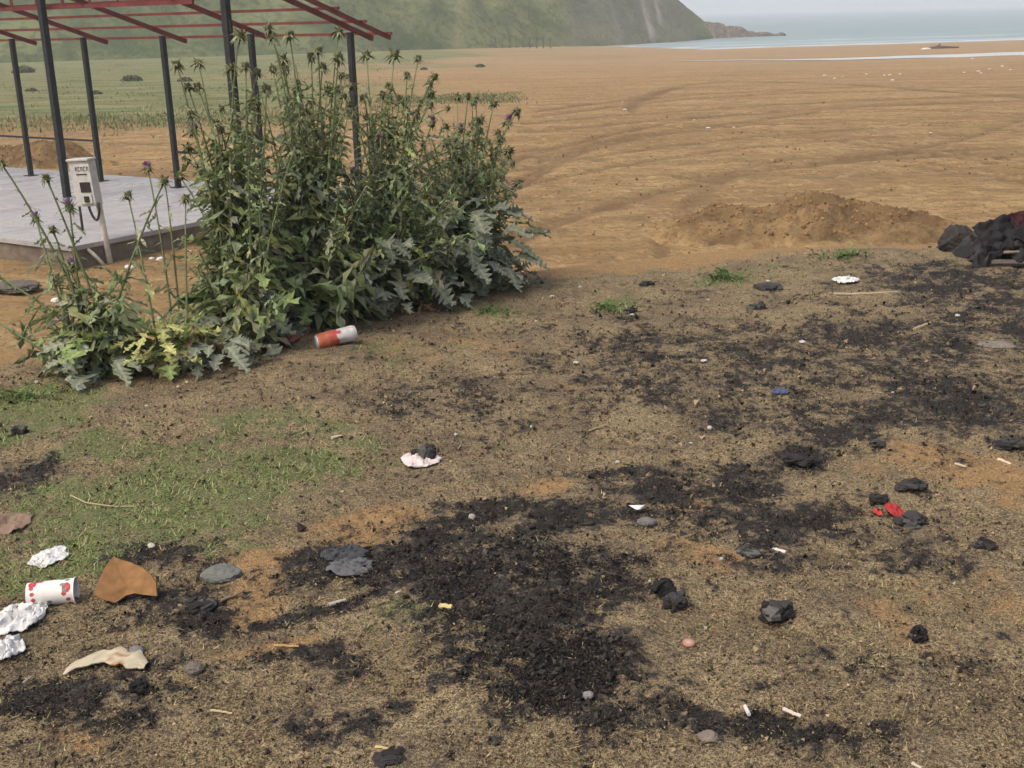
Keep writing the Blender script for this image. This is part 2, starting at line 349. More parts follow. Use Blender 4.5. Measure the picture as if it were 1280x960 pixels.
# tyre tracks: shallow ruts across the open sand
rut = np.zeros_like(X)
for (p0, p1, p2, wd) in [((560, 250), (900, 190), (1290, 165), .28), ((560, 275), (900, 205), (1290, 180), .28), ((700, 300), (1000, 225), (1290, 200), .3), ((640, 330), (900, 245), (1290, 215), .25),
                         ((690, 160), (980, 135), (1290, 120), .5), ((690, 172), (980, 146), (1290, 128), .5), ((800, 130), (1050, 105), (1290, 126), .7), ((900, 240), (1150, 200), (1290, 150), .3),
                         ((620, 210), (850, 175), (1000, 150), .35), ((150, 190), (420, 200), (700, 215), .3), ((640, 220), (850, 160), (1280, 150), .35), ((660, 240), (1000, 178), (1290, 225), .22), ((660, 248), (1000, 184), (1290, 234), .22), ((700, 140), (900, 118), (1290, 110), .5), ((700, 148), (900, 124), (1290, 115), .5), ((720, 200), (1000, 160), (1290, 172), .25), ((720, 206), (1000, 165), (1290, 178), .25), ((860, 280), (1060, 215), (1290, 243), .2), ((860, 290), (1060, 222), (1290, 252), .2)]:
    q = [atz(a, b, -2.0)[:2] for a, b in (p0, p1, p2)]
    # quadratic in x through three points
    A = np.array([[v[0] ** 2, v[0], 1] for v in q]); co = np.linalg.solve(A, [v[1] for v in q])
    yy = co[0] * X * X + co[1] * X + co[2]; sl_ = np.sqrt(1 + (2 * co[0] * X + co[1]) ** 2)
    wd = wd * 0.6; d = np.abs(Y - yy) / sl_; m = (X > min(v[0] for v in q) - 1) & (X < max(v[0] for v in q) + 1)
    rut = np.maximum(rut, np.exp(-(d / wd) ** 2) * m * (0.35 + 0.9 * fbm(X * 0.7, Y * 0.4, 91, 3)))
Z -= 0.06 * rut * (1 - inside)
# green field on the left, in front of the hill
gx0 = -1.0 - 0.0 * Y
field = sstep(38, 46, Y + 9 * (fbm(X * .12, Y * .12, 95, 3) - .5) + 0.4 * np.minimum(X + 12, 0) * 0.3) * (1 - sstep(-16, 4, X + 18 * (fbm(X * .05, Y * .05, 97, 3) - .5) + 0.05 * (90 - Y)))
thin = sstep(90, 120, Y) * (1 - sstep(8, 30, X)) * 0.55
gr = np.maximum(gr, np.maximum(field * (0.5 + 0.7 * fbm(X * .16, Y * .2, 99, 4)), thin * (0.3 + 0.9 * fbm(X * .1, Y * .1, 98, 4))))
wet = sstep(60, 105, Y) * 0.45 + sstep(-14, -2, Y - shore(X)) * 0.4
far_ = sstep(0.6, 2.0, S)
dark = np.clip(rut * 0.9 + 0.2 * sstep(0.58, 0.70, fbm(X * 0.45, Y * 0.3 + 3, 103, 4)) * sstep(9, 14, Y) * (1 - sstep(40, 80, Y)), 0, 1)
beach = mk('beach', np.stack([X, Y, Z], -1).reshape(-1, 3), grid_faces(len(by), len(bx)), M_GROUND, smooth=True,
           extra={'mask': np.stack([ch, gr, sa], -1).reshape(-1, 3), 'mask2': np.stack([wet, dark, far_], -1).reshape(-1, 3)})
tag(beach, kind='structure', label='wide orange sand beach with tyre tracks')

# ---- sea
def sea_material():
    t = NT('sea_water'); co = t.coord('Object', (0.35, 1, 1))
    n = t.noise(0.10, 6, co, 0.6); c = t.mix(t.ss(n, 0.35, 0.7), (0.150, 0.220, 0.205), (0.225, 0.295, 0.275))
    sh = t.n('SeparateXYZ'); t.l(t.coord(), sh.inputs[0])
    foam = t.math('MULTIPLY', t.attr('foam').outputs['Fac'], t.ss(t.noise(0.35, 6, co, 0.7), 0.34, 0.60))
    c = t.mix(foam, c, (0.62, 0.64, 0.62))
    t.bump(t.noise(0.9, 5, co, 0.65), 0.6, 0.25)
    return t.base(c, 0.35, 0.3)
sx = np.concatenate([np.linspace(-4200, -420, 12), np.linspace(-400, 400, 161), np.linspace(420, 4200, 12)])
sy = np.concatenate([np.linspace(130, 260, 66), np.linspace(264, 600, 50), np.linspace(640, 4400, 24)])
X, Y = np.meshgrid(sx, sy); dsh = Y - shore(X)
fo = np.exp(-((dsh - 3) / 4.0) ** 2) + 0.7 * np.exp(-((dsh - 14 - 3 * np.sin(X * .05)) / 3.0) ** 2) + 0.45 * np.exp(-((dsh - 32) / 4.0) ** 2)
Z = SEA_Z + 0.12 * (fbm(X * .05, Y * .16, 111, 3) - .5)
sea = mk('sea', np.stack([X, Y, Z], -1).reshape(-1, 3), grid_faces(len(sy), len(sx)), sea_material(), smooth=True, extra={'foam': np.repeat(fo.reshape(-1, 1), 3, 1)})
tag(sea, kind='structure', label='calm grey green sea')

# ---- shallow tidal stream across the sand
t = NT('shallow_water'); t.bump(t.noise(1.5, 3), 0.15, 0.05); M_POOL = t.base(t.mix(t.ss(t.noise(.25, 4), .35, .65), (0.42, 0.40, 0.36), (0.55, 0.54, 0.50)), 0.12, 0.5)
xs = np.linspace(14, 90, 90)
def pool_y(x): return np.interp(x, [14, 20, 24, 47, 90], [101, 101, 100.5, 103, 109])
wp = np.interp(xs, [14, 22, 30, 45, 90], [0.15, 0.8, 2.2, 3.4, 4.0]) * (0.7 + 0.6 * fbm(xs * .3, xs * 0, 121, 3))
yc = pool_y(xs) + 2.0 * (fbm(xs * .12, xs * 0, 123, 3) - .5)
V = np.concatenate([np.stack([xs, yc - wp, zg(xs, yc) + 0.05], -1), np.stack([xs, yc + wp, zg(xs, yc) + 0.05], -1)])
i = np.arange(89); F = np.stack([i, i + 1, i + 91, i + 90], -1)
tag(mk('tidal_stream', V, F, M_POOL), kind='structure', label='pale shallow stream of water across the far sand')

# ---- hill
def hill_base(x): return np.interp(x, [-400, -150, -60, -20, 0, 12, 23, 34, 42], [110, 128, 142, 162, 180, 192, 205, 218, 232])
def hill_h(x, y):
    n = fbm(x * .03, y * .03, 131, 4) - 0.5
    a = 0.58 * (y - hill_base(x) + 14 * n); b = 0.80 * (44.0 + 5 * n - x - 0.12 * (y - 235))
    h = np.minimum(a, b); h = np.minimum(h, 62 + 30 * n + 0.10 * (-x))
    gul = np.abs(fbm(x * .085 + y * 0.02, y * .02, 137, 4) - 0.5) * 2
    return h + np.clip(h, 0, 12) / 12 * (4.6 * (gul - .3) + 3.4 * (fbm(x * .25, y * .25, 139, 4) - .5))
hx = np.concatenate([np.linspace(-420, -85, 50), np.linspace(-84, 60, 210)]); hy = np.concatenate([np.linspace(105, 260, 150), np.linspace(263, 420, 40)])
X, Y = np.meshgrid(hx, hy); H = hill_h(X, Y); Z = np.where(H > 0, zg(X, Y).clip(SEA_Z, 9) + H, zg(X, Y).clip(-5, 9) - 0.6 + np.maximum(H, -3) * .2)
rocky = sstep(0.42, 0.62, fbm(X * .06, Y * .03, 141, 4) + 0.5 * sstep(5, 20, X) * (1 - sstep(30, 40, X)) - 0.20 - 0.25 * (X < 3)) * 0.5
streak = 0.55 * sstep(0.58, 0.68, fbm(X * .8 + .02 * Y, Y * .03, 145, 3)) * sstep(17, 22, X) * (1 - sstep(31, 35, X))
pathx = -7.5 + 3.0 * np.sin((Y - 168) * .06) - 0.06 * (Y - 168)
pth = 0.3 * np.exp(-((X - pathx) / 0.75) ** 2) * (0.3 + fbm(X * .3, Y * .3, 147, 3))
def hill_material():
    t = NT('hill_slope'); m = t.n('SeparateColor'); t.l(t.attr('mask').outputs['Color'], m.inputs[0])
    n = t.noise(0.12, 7, None, 0.65); n2 = t.noise(0.9, 5, None, 0.6)
    g = t.mix(t.ss(n, 0.35, 0.65), (0.040, 0.066, 0.020), (0.130, 0.150, 0.055)); g = t.mix(t.math('MULTIPLY', t.ss(n2, .48, .62), .65), g, (0.035, 0.048, 0.018))
    r = t.mix(t.ss(n2, 0.35, 0.65), (0.075, 0.072, 0.060), (0.15, 0.14, 0.12))
    c = t.mix(m.outputs[0], g, r); c = t.mix(m.outputs[1], c, (0.34, 0.31, 0.27)); c = t.mix(m.outputs[2], c, (0.25, 0.19, 0.12))
    t.bump(n2, 0.6, 1.0); return t.base(c, 0.95, 0.1)
hill = mk('hill', np.stack([X, Y, Z], -1).reshape(-1, 3), grid_faces(len(hy), len(hx)), hill_material(), smooth=True, extra={'mask': np.stack([rocky, streak, np.clip(pth, 0, 1)], -1).reshape(-1, 3)})
tag(hill, kind='structure', label='steep green hill behind the beach')

# ---- rocky headland at the foot of the hill
hx = np.linspace(18, 62, 150); hy = np.linspace(214, 262, 110); X, Y = np.meshgrid(hx, hy)
cy = 238 + 0.05 * (X - 30); hw = np.interp(X, [18, 30, 42, 49, 54], [15, 11, 6, 2.5, 0.5]); top = np.interp(X, [18, 30, 40, 46, 51, 54], [3.6, 3.3, 2.7, 1.6, .5, -.8])
d = np.abs(Y - cy) / hw
Z = SEA_Z - 0.8 + (top + .8) * (1 - sstep(.35, 1.15, d)) + 1.1 * (fbm(X * .5, Y * .5, 151, 4) - .5) + .7 * (fbm(X * 1.6, Y * 1.6, 153, 3) - .5)
M_ROCKY = mat_simple('headland_rock', (0.165, 0.128, 0.098), (0.085, 0.078, 0.062), 0.7, 0.95, 0.1, bump=0.7, bdist=.5)
tag(mk('headland', np.stack([X, Y, Z], -1).reshape(-1, 3), grid_faces(110, 150), M_ROCKY, smooth=False), kind='structure', label='low brown rocky point reaching into the sea')
NTH = ['first', 'second', 'third', 'fourth', 'fifth', 'sixth', 'seventh', 'eighth', 'ninth', 'tenth', 'eleventh', 'twelfth', 'thirteenth', 'fourteenth', 'fifteenth', 'sixteenth']
for k in range(9):
    x = 47 + k * 0.9 + rng.uniform(-.25, .25); y = 239 + rng.uniform(-2.5, 2.5); s = rng.uniform(.9, 2.2)
    V, F = rock((s * 1.3, s, s * .8), 300 + k, 0.5, 1)
    tag(mk('shore_rock', V, F, M_ROCKY, loc=(x, y, SEA_Z + .1)), 'dark wet rock off the headland tip, ' + NTH[k] + ' counted from the headland', 'rock', 'rocks off the headland tip')

# ---- haze: one closed box of even air
V, F = box((0, 1500, 45), (8000, 5200, 108))
V[:, 2] = np.where(V[:, 2] < 45, -8.0, 99.0)
hz = mk('haze', V, F, None); tag(hz, 'thin sea haze', None, None, 'stuff')
hm = bpy.data.materials.new('haze_air'); hm.use_nodes = True; nt = hm.node_tree; nt.nodes.remove(nt.nodes['Principled BSDF'])
pv = nt.nodes.new('ShaderNodeVolumePrincipled'); pv.inputs['Color'].default_value = (0.93, 0.95, 0.97, 1); pv.inputs['Density'].default_value = 0.0011; pv.inputs['Anisotropy'].default_value = 0.2
nt.links.new(pv.outputs[0], nt.nodes['Material Output'].inputs['Volume']); hz.data.materials.append(hm); hz.display_type = 'WIRE'

# ------------------------------------------------------------------ sand heaps
def heap(name, cx, cy, rx, ry, hh, seed, label, ang=0.0, lump=0.62, dk=0.85):
    n = 170; u = np.linspace(-1.25, 1.25, n); m = 110; v = np.linspace(-1.25, 1.25, m); U, Vv = np.meshgrid(u, v)
    wob = 0.55 * (fbm(U * 1.3 + seed, Vv * 1.3, seed, 4) - .5) * 2
    r = np.sqrt(U ** 2 + Vv ** 2) + 0.35 * wob
    prof = np.clip(1 - r, -0.6, 1) ** 1.0
    peak = 0.50 + 0.95 * fbm(U * 1.6 + 3, Vv * 1.6, seed + 3, 3) - 0.25 * np.abs(fbm(U * 3.1, Vv * 3.1, seed + 5, 3) - .5)
    h = hh * prof * peak + lump * hh * (fbm(U * 4, Vv * 4, seed + 7, 4) - .5) * sstep(-.15, .2, prof) + 0.16 * hh * (fbm(U * 13, Vv * 13, seed + 9, 3) - .5) * sstep(-.2, .1, prof) + 0.10 * hh * (fbm(U * 30, Vv * 22, seed + 10, 2) - .5) * sstep(-.2, .1, prof)
    x = U * rx; y = Vv * ry; c, s = math.cos(ang), math.sin(ang); xx = cx + c * x - s * y; yy = cy + s * x + c * y
    z = zg(xx, yy) + h - 0.03 - 0.15 * sstep(1.0, 1.2, np.sqrt(U ** 2 + Vv ** 2))
    dkm = np.clip(dk * sstep(0, .25, prof) * (0.3 + 1.2 * fbm(U * 5, Vv * 5, seed + 13, 3)), 0, 1)
    z0 = zg(cx, cy)
    o = mk(name, np.stack([xx - cx, yy - cy, z - z0], -1).reshape(-1, 3), grid_faces(m, n), M_GROUND, smooth=True, loc=(cx, cy, float(z0)),
           extra={'mask': np.stack([U * 0, U * 0, U * 0 + 1], -1).reshape(-1, 3), 'mask2': np.stack([U * 0, dkm, U * 0 + 1], -1).reshape(-1, 3)})
    return tag(o, label, 'sand heap', 'heaps of dug sand')
c = atz(1010, 296, -1.66); heap('sand_heap', c[0] + .1, c[1] + .4, 2.5, 1.5, 0.66, 401, 'large heap of dug sand on the beach left of the burnt debris', -0.1)
c = atz(735, 352, -0.45); heap('sand_heap', c[0], c[1] + .1, 0.75, 0.5, 0.17, 411, 'small low heap of dug sand at the mound edge right of the thistles', 0.1)
c = atz(5, 214, -1.66); heap('sand_heap', c[0], c[1] + 1.2, 2.2, 1.2, 0.7, 421, 'brown sand heap behind the concrete pad at the left edge', 0)

# ------------------------------------------------------------------ concrete pad and open metal shelter
DV = np.array([math.cos(-.588), math.sin(-.588), 0]); NV = np.array([-DV[1], DV[0], 0])
PAD_Z = -1.33; CORN = np.array([-5.72, 15.4, 0])
def slab_material():
    t = NT('wet_concrete'); co = t.coord(); n = t.noise(1.6, 6, co, .6); n2 = t.noise(14, 5, co, .65)
    c = t.mix(t.ss(n, .35, .68), (0.265, 0.253, 0.245), (0.385, 0.37, 0.358)); c = t.mix(t.math('MULTIPLY', t.ss(n2, .45, .75), .4), c, (0.27, 0.26, 0.255))
    t.bump(n2, .12, .01); return t.base(c, t.math('MULTIPLY_ADD', t.ss(n, .4, .65), -.35, .62), .45)
M_SLAB = slab_material(); M_SLABSIDE = mat_simple('raw_concrete', (0.20, 0.165, 0.125), (0.12, 0.095, 0.07), 5, .95, .1, bump=.6, bdist=.02)
def padpt(a, b, z): v = CORN - DV * a + NV * b; return np.array([v[0], v[1], z])      # a along the row (leftwards), b into depth
pad = empty('concrete_pad', padpt(4, 2.6, PAD_Z - .4), 'wet pale grey concrete pad under the open metal shelter', 'concrete pad')
PL = np.array(pad.location)
V = []
for (a, b) in [(-.9, 0), (12, 0), (12, 5.4), (-.9, 5.4)]: pass
# pad is set so that the corner towards the viewer is CORN
top = [padpt(0, 0, 0), padpt(13, 0, 0), padpt(13, 5.35, 0), padpt(0, 5.35, 0)]
def prism(poly, z0, z1):
    n = len(poly); V = np.array([(p[0], p[1], z0) for p in poly] + [(p[0], p[1], z1) for p in poly])
    F = [(0, 2, 1), (0, 3, 2), (4, 5, 6), (4, 6, 7)]
    for i in range(4): j = (i + 1) % 4; F += [(i, j, j + 4), (i, j + 4, i + 4)]
    return V, np.array(F)
V, F = prism(top, PAD_Z - .75, PAD_Z - .05); mk('pad_base', V - PL, F, M_SLABSIDE, pad)
# screed laid in boards with shallow joints
nb = 7
for i in range(nb):
    for j in range(3):
        a0, a1 = -.03 + 13.06 * i / nb, -.03 + 13.06 * (i + 1) / nb - .012; b0, b1 = -.03 + 5.41 * j / 3, -.03 + 5.41 * (j + 1) / 3 - .012
        V, F = prism([padpt(a0, b0, 0), padpt(a1, b0, 0), padpt(a1, b1, 0), padpt(a0, b1, 0)], PAD_Z - .06, PAD_Z)
        mk('pad_panel', V - PL, F, M_SLAB, pad)

M_POST = mat_simple('dark_grey_steel', (0.026, 0.030, 0.031), (0.016, 0.018, 0.019), 9, .6, .25, bump=.1)
M_RED = mat_simple('red_oxide_paint', (0.17, 0.032, 0.028), (0.10, 0.022, 0.02), 6, .55, .35, bump=.15)
sh = empty('open_metal_shelter', (-6.0, 20.4, PAD_Z), 'open metal shelter frame, dark grey posts and red roof bars without roofing', 'shelter')
SL = np.array(sh.location)
P0 = np.array([-9.28, 23.35, PAD_Z]); BAY = 2.093; SLP = .32; TOPZ = 2.6
def roof(i, t, dz=0.0):      # i bays along the far row, t metres towards the viewer
    return P0 + DV * BAY * i - NV * t + np.array([0, 0, TOPZ + SLP * t + dz])
for i in range(-1, 5):
    b = P0 + DV * BAY * i; V, F = beam(b - SL + [0, 0, -.5], b - SL + [0, 0, TOPZ - .03], .085, .085, up=tuple(NV)); bev(mk('post', V, F, M_POST, sh), .008)
    V, F = box(b - SL + [0, 0, .006], (.2, .2, .014), np.stack([DV, NV, [0, 0, 1]], 1)); mk('base_plate', V, F, M_POST, sh)
NR = np.array([-7.44, 20.12, PAD_Z])
tn = float((P0 - NR) @ NV)
for k in (-1, 0, 1):
    b = NR + DV * BAY * 2 * k; V, F = beam(b - SL + [0, 0, -.4], b - SL + [0, 0, TOPZ + SLP * tn +   .62], .105, .105, up=tuple(NV)); bev(mk('post', V, F, M_POST, sh), .008)
    # clamp on the post
    V, F = box(b - SL + [0, 0, TOPZ + .1], (.17, .05, .16), np.stack([DV, NV, [0, 0, 1]], 1)); mk('clamp', V, F, M_POST, sh)
for i in range(-1, 5):
    V, F = beam(roof(i, -.52, .03) - SL, roof(i, 3.6, .03) - SL, .05, .075); bev(mk('rafter', V, F, M_RED, sh), .006)
V, F = beam(roof(4.15, -.56, .05) - SL, roof(4.15, 3.6, .05) - SL, .04, .065); mk('rafter', V, F, M_RED, sh)
for t_ in (-.5, .08, .68, 1.28, 2.4, 3.0, 3.55):
    V, F = beam(roof(-1.6, t_, .095) - SL, roof(4.19, t_, .095) - SL, .04, .042); mk('purlin', V, F, M_RED, sh)
tr0, tr1 = roof(-1.6, tn - .14, .02) - SL, roof(3.2, tn - .14, .02) - SL
for dz in (0, .36):
    V, F = beam(tr0 + [0, 0, dz - .05], tr1 + [0, 0, dz - .05], .05, .06); mk('truss_chord', V, F, M_RED, sh)
for k in range(15):
    p = tr0 + (tr1 - tr0) * (k + .5) / 15; V, F = beam(p + [0, 0, -.02], p + [0, 0, .30], .035, .04, up=(1, 0, 0)); mk('truss_strut', V, F, M_RED, sh)
for (i0, i1, z) in ((-1, 0, .74), (0, 1, .74), (2, 3, .62)):
    a = P0 + DV * BAY * i0; b = P0 + DV * BAY * i1; V, F = beam(a + DV * .06 - SL + [0, 0, z], b - DV * .06 - SL + [0, 0, z], .035, .035); mk('rail', V, F, M_POST, sh)

# ------------------------------------------------------------------ electricity meter box on a leaning pole
M_PLAST = mat_simple('grey_white_enclosure', (0.50, 0.50, 0.46), (0.40, 0.40, 0.365), 14, .5, .4, bump=.08)
M_DARK = mat_simple('dark_glass', (0.03, 0.03, 0.032), (0.016, 0.016, 0.018), 30, .2, .5)
M_LABEL = mat_simple('grey_print', (0.10, 0.10, 0.10), (0.07, 0.07, 0.07), 40, .7)
M_PALE = mat_simple('pale_pole', (0.55, 0.52, 0.44), (0.40, 0.36, 0.28), 12, .6, .3)
M_ROD = mat_simple('rusty_dark_rod', (0.05, 0.042, 0.04), (0.03, 0.026, 0.025), 20, .7)
mb = atz(136, 331, -1.66); mb[2] = float(zg(mb[0], mb[1])) ; mb0 = mb.copy()
mbx = empty('meter_box', mb, 'grey white electricity meter box on a pale leaning pole before the pad', 'meter box')
tilt = Matrix.Rotation(math.radians(-3.5), 3, 'Y') @ Matrix.Rotation(math.radians(-20), 3, 'Z'); RM = np.array(tilt)
def mbpart(name, c, s, mat, bv=0.0, parent=None):
    V, F = box(c, s); V = V @ RM.T; o = mk(name, V, F, mat, parent or mbx)
    if bv: bev(o, bv, 3)
    return o
px1 = 1480 / 16.4
Hb = .80; bw, bh, bd = .32, .60, .14; ox = -.105
Vt, Ft = tube([(0, .03, -.25), (0, .03, .4), (0, .03, Hb + .1)], .042, 10); mk('pole', Vt @ RM.T, Ft, M_PALE, mbx, smooth=True)
encl = mbpart('enclosure', (ox, -.02, Hb + bh / 2), (bw, bd, bh), M_PLAST, .018)
mbpart('lid_hood', (ox, -.03, Hb + bh + .012), (bw + .03, bd + .04, .028), M_PLAST, .008)
fy = -.02 - bd / 2
mbpart('front_panel', (ox + .05, fy - .008, Hb + .29), (.24, .016, .52), M_PLAST, .006)
for k, (x0, x1, z0, z1) in enumerate([(-.058, -.03, .47, .52), (-.015, .015, .465, .525), (.03, .06, .47, .52), (.075, .105, .465, .525), (.12, .15, .47, .52)]):
    for (q0, q1, r0, r1) in ((x0, x1, z1 - .012, z1), (x0, x0 + .008, z0, z1), (x0 + .008, x1, z0, z0 + .01) if k % 2 else (x1 - .008, x1, z0, z1 - .012)):
        mbpart('print_mark', (ox + (q0 + q1) / 2, fy - .0185, Hb + (r0 + r1) / 2), (q1 - q0 - .001, .004, r1 - r0), M_LABEL)
mbpart('slot', (ox + .03, fy - .019, Hb + .425), (.17, .006, .014), M_DARK)
mbpart('window', (ox + .055, fy - .020, Hb + .255), (.165, .010, .135), M_DARK, .004)
mbpart('socket_plate', (ox + .06, fy - .026, Hb + .10), (.15, .02, .12), M_PLAST, .006)
mbpart('socket', (ox + .06, fy - .042, Hb + .10), (.075, .014, .08), M_DARK, .004)
a = np.linspace(0, 1, 22); cx_ = ox + .0 + .17 * a; cz_ = Hb - .19 * np.sin(math.pi * np.clip(a, 0, 1)) ** .7; cz_[0] = Hb + .02; cz_[-1] = Hb + .04
Vt, Ft = tube(np.stack([cx_, np.full(22, -.05), cz_], -1), .017, 8); mk('cable', Vt @ RM.T, Ft, M_DARK, mbx, smooth=True)
rd = empty('leaning_rod', atz(107, 312, -1.60), 'thin dark metal rod leaning beside the meter box', 'rod')
RL = np.array(rd.location); tp = atd(91.5, 203, RL[1] + .02)
Vt, Ft = tube([RL * 0 + [0, 0, -.2], (tp - RL) * .5, tp - RL], .019, 8); mk('shaft', Vt, Ft, M_ROD, rd, smooth=True)
Vt, Ft = tube([(tp - RL) * .60 + [-.035, -.02, 0], (tp - RL) * .60 + [.03, -.02, 0]], .016, 6); mk('bracket', Vt, Ft, M_ROD, rd)
p0, p1 = atz(109, 311, -1.40), atz(130, 331, -1.63)
Vt, Ft = tube([p0 - p1, (p0 - p1) * .5 + [0, 0, .01], p1 * 0 + [0.02, 0, -.03]], .024, 8); tag(mk('pipe_stub', Vt, Ft, M_PALE, smooth=True, loc=p1), 'short pale pipe stub leaning against the pad below the meter box', 'pipe')
# scraps of rubble at the pad foot
M_WHITEBIT = mat_simple('white_scrap', (0.68, 0.67, 0.63), (0.52, 0.50, 0.45), 50, .8, bump=.3)
M_STONE = mat_simple('grey_stone', (0.15, 0.13, 0.105), (0.075, 0.066, 0.056), 30, .9, .15, bump=.6)
for (px, py, wpx, mt, lab) in [(200, 320, 12, M_WHITEBIT, 'white lump of rubble at the foot of the concrete pad'), (189, 319, 8, M_WHITEBIT, 'thin white chip beside the rubble lump at the pad foot'), (220, 297, 8, M_WHITEBIT, 'white rubble chip near the right end of the concrete pad edge'), (237, 310, 6, M_WHITEBIT, 'small white chip between the pad and the tall thistles'),
                               (28, 316, 13, M_WHITEBIT, 'flat white chip on sand at the left below the pad'), (161, 330, 11, M_WHITEBIT, 'white scrap on sand right of the pale pole'), (69, 371, 12, M_WHITEBIT, 'white scrap lying on the sand left of the small thistle'), (20, 358, 60, M_STONE, 'low grey heap of rubble on sand at the left edge')]:
    c = atz(px, py, -1.6); s = wpx * c[1] / 1480; V, F = rock((s, s * .7, s * (.55 if wpx < 30 else .22)), int(px * 7 + py), .6, 3 if wpx > 30 else 2)
    tag(mk('rubble_chip', V, F, mt, loc=(c[0], c[1], float(zg(c[0], c[1])) + s * .1)), lab, 'rubble')

# ------------------------------------------------------------------ loose material on the mound
def scatter_pts(n, ymin=1.75, ymax=7.4, pw=2.0):
    """random ground points, thinning with distance as the pieces get too small to see"""
    u = rng.random(n); a, b = ymin ** (1 - pw), ymax ** (1 - pw); y = (a + u * (b - a)) ** (1 / (1 - pw))
    x = rng.uniform(-1, 1, n) * (0.50 * y + 0.35); return x, y
def batch(TV, TF, P, R, S, colr):
    """many copies of a template as one mesh: positions P, rotations R (n,3,3), scales S (n,3)"""
    n, k = len(P), len(TV)
    V = np.einsum('nij,nkj->nki', R, TV[None] * S[:, None]) + P[:, None]
    F = TF[None] + (np.arange(n) * k)[:, None, None]
    return V.reshape(-1, 3), F.reshape(-1, TF.shape[1]), np.repeat(colr, k, 0)
OCT_V = np.array([(1, 0, 0), (-1, 0, 0), (0, 1, 0), (0, -1, 0), (0, 0, 1), (0, 0, -1)], float)
OCT_F = np.array([(0, 2, 4), (2, 1, 4), (1, 3, 4), (3, 0, 4), (2, 0, 5), (1, 2, 5), (3, 1, 5), (0, 3, 5)])
CUB_V, CUB_F = ICO[0]
M_CRUMB = mat_vcol('soil_crumb', .95, .1, 200, .3)
M_CHAR = mat_vcol('charcoal', .85, .14, 90, .45, bump=.5, bdist=.004)
PAL = {'soil': np.array([(0.075, 0.054, 0.036), (0.105, 0.078, 0.050), (0.15, 0.112, 0.068), (0.22, 0.165, 0.095), (0.28, 0.215, 0.125), (0.045, 0.034, 0.026), (0.12, 0.085, 0.055)]),
       'char': np.array([(0.013, 0.012, 0.011), (0.022, 0.020, 0.018), (0.032, 0.029, 0.026), (0.040, 0.036, 0.032), (0.011, 0.010, 0.009), (0.065, 0.058, 0.050)])}
# soil crumbs
x, y = scatter_pts(80000, 1.75, 7.3, 2.2); ch, gr, sa = masks(x, y); s_ = edge_s(x, y)
keep = (s_ < 0.1) & (rng.random(len(x)) > 0.55 * sa + 0.25 * gr); x, y, ch = x[keep], y[keep], ch[keep]; n = len(x)
sz = rng.lognormal(math.log(.0024), .45, n) * np.clip(y / 3.2, .8, 1.5); S = sz[:, None] * rng.uniform(.5, 1.5, (n, 3)); z = hg(x, y) + sz * .35 + .003
isch = rng.random(n) < np.clip(ch * 1.1 - .02, 0, 1)
cl = np.where(isch[:, None], PAL['char'][rng.integers(0, 5, n)], PAL['soil'][rng.integers(0, 7, n)]) * rng.uniform(.7, 1.3, (n, 1))
TET_V = np.array([(1, 1, 1), (1, -1, -1), (-1, 1, -1), (-1, -1, 1)], float) * .62; TET_F = np.array([(0, 1, 2), (0, 2, 3), (0, 3, 1), (1, 3, 2)])
V, F, cc = batch(TET_V, TET_F, np.stack([x, y, z], -1), randrot(n), S, cl)
tag(mk('soil_crumbs', V, F, M_CRUMB, col=cc), 'loose crumbs of brown soil and ash over the mound', 'soil crumbs', None, 'stuff')
# charcoal bits
x, y = scatter_pts(190000, 1.75, 7.0, 1.8); ch, gr, sa = masks(x, y)
core = ellipses([CHAR[0], CHAR[1], CHAR[6], CHAR[3]], x, y)
keep = (rng.random(len(x)) < sstep(.30, .85, ch) * (.38 + .60 * np.clip(core, 0, 1)) + .002) & (edge_s(x, y) < -.1); x, y, core = x[keep], y[keep], core[keep]; n = len(x)
sz = np.clip(rng.lognormal(math.log(.0020), .48, n), .0010, .0075) * (.9 + .35 * np.clip(core, 0, 1)); S = sz[:, None] * rng.uniform(.5, 1.5, (n, 3)); z = hg(x, y) + sz * .4 + .003
cl = PAL['char'][rng.integers(0, 6, n)] * rng.uniform(.6, 1.3, (n, 1))
V, F, cc = batch(OCT_V * (1 + .3 * rng.normal(size=(6, 1))), OCT_F, np.stack([x, y, z], -1), randrot(n), S, cl)
tag(mk('charcoal_bits', V, F, M_CHAR, col=cc), 'small black charcoal bits strewn over the burnt patches', 'charcoal bits', None, 'stuff')
# elongated burnt wood slivers
x, y = scatter_pts(9000, 1.8, 6.5, 1.8); ch, gr, sa = masks(x, y); core = ellipses([CHAR[1], CHAR[0], CHAR[6], CHAR[7]], x, y)
keep = (rng.random(len(x)) < sstep(.4, .9, core) * .5); x, y = x[keep], y[keep]; n = len(x)
L = rng.uniform(.003, .010, n); S = np.stack([L, L * rng.uniform(.18, .4, n), L * rng.uniform(.15, .35, n)], -1); a = rng.uniform(0, 6.28, n); tl = rng.normal(0, .35, n)
R = np.array([rotz(q) @ np.array([[math.cos(p), 0, -math.sin(p)], [0, 1, 0], [math.sin(p), 0, math.cos(p)]]) for q, p in zip(a, tl)])
cv, cf = box((0, 0, 0), (2, 2, 2))
V, F, cc = batch(cv * (1 + .12 * rng.normal(size=(8, 3))), cf, np.stack([x, y, hg(x, y) + .010], -1), R, S, PAL['char'][rng.integers(0, 5, n)] * rng.uniform(.7, 1.3, (n, 1)))
tag(mk('burnt_slivers', V, F, M_CHAR, col=cc), 'thin black slivers of burnt wood in the main burnt patch', 'burnt wood', None, 'stuff')
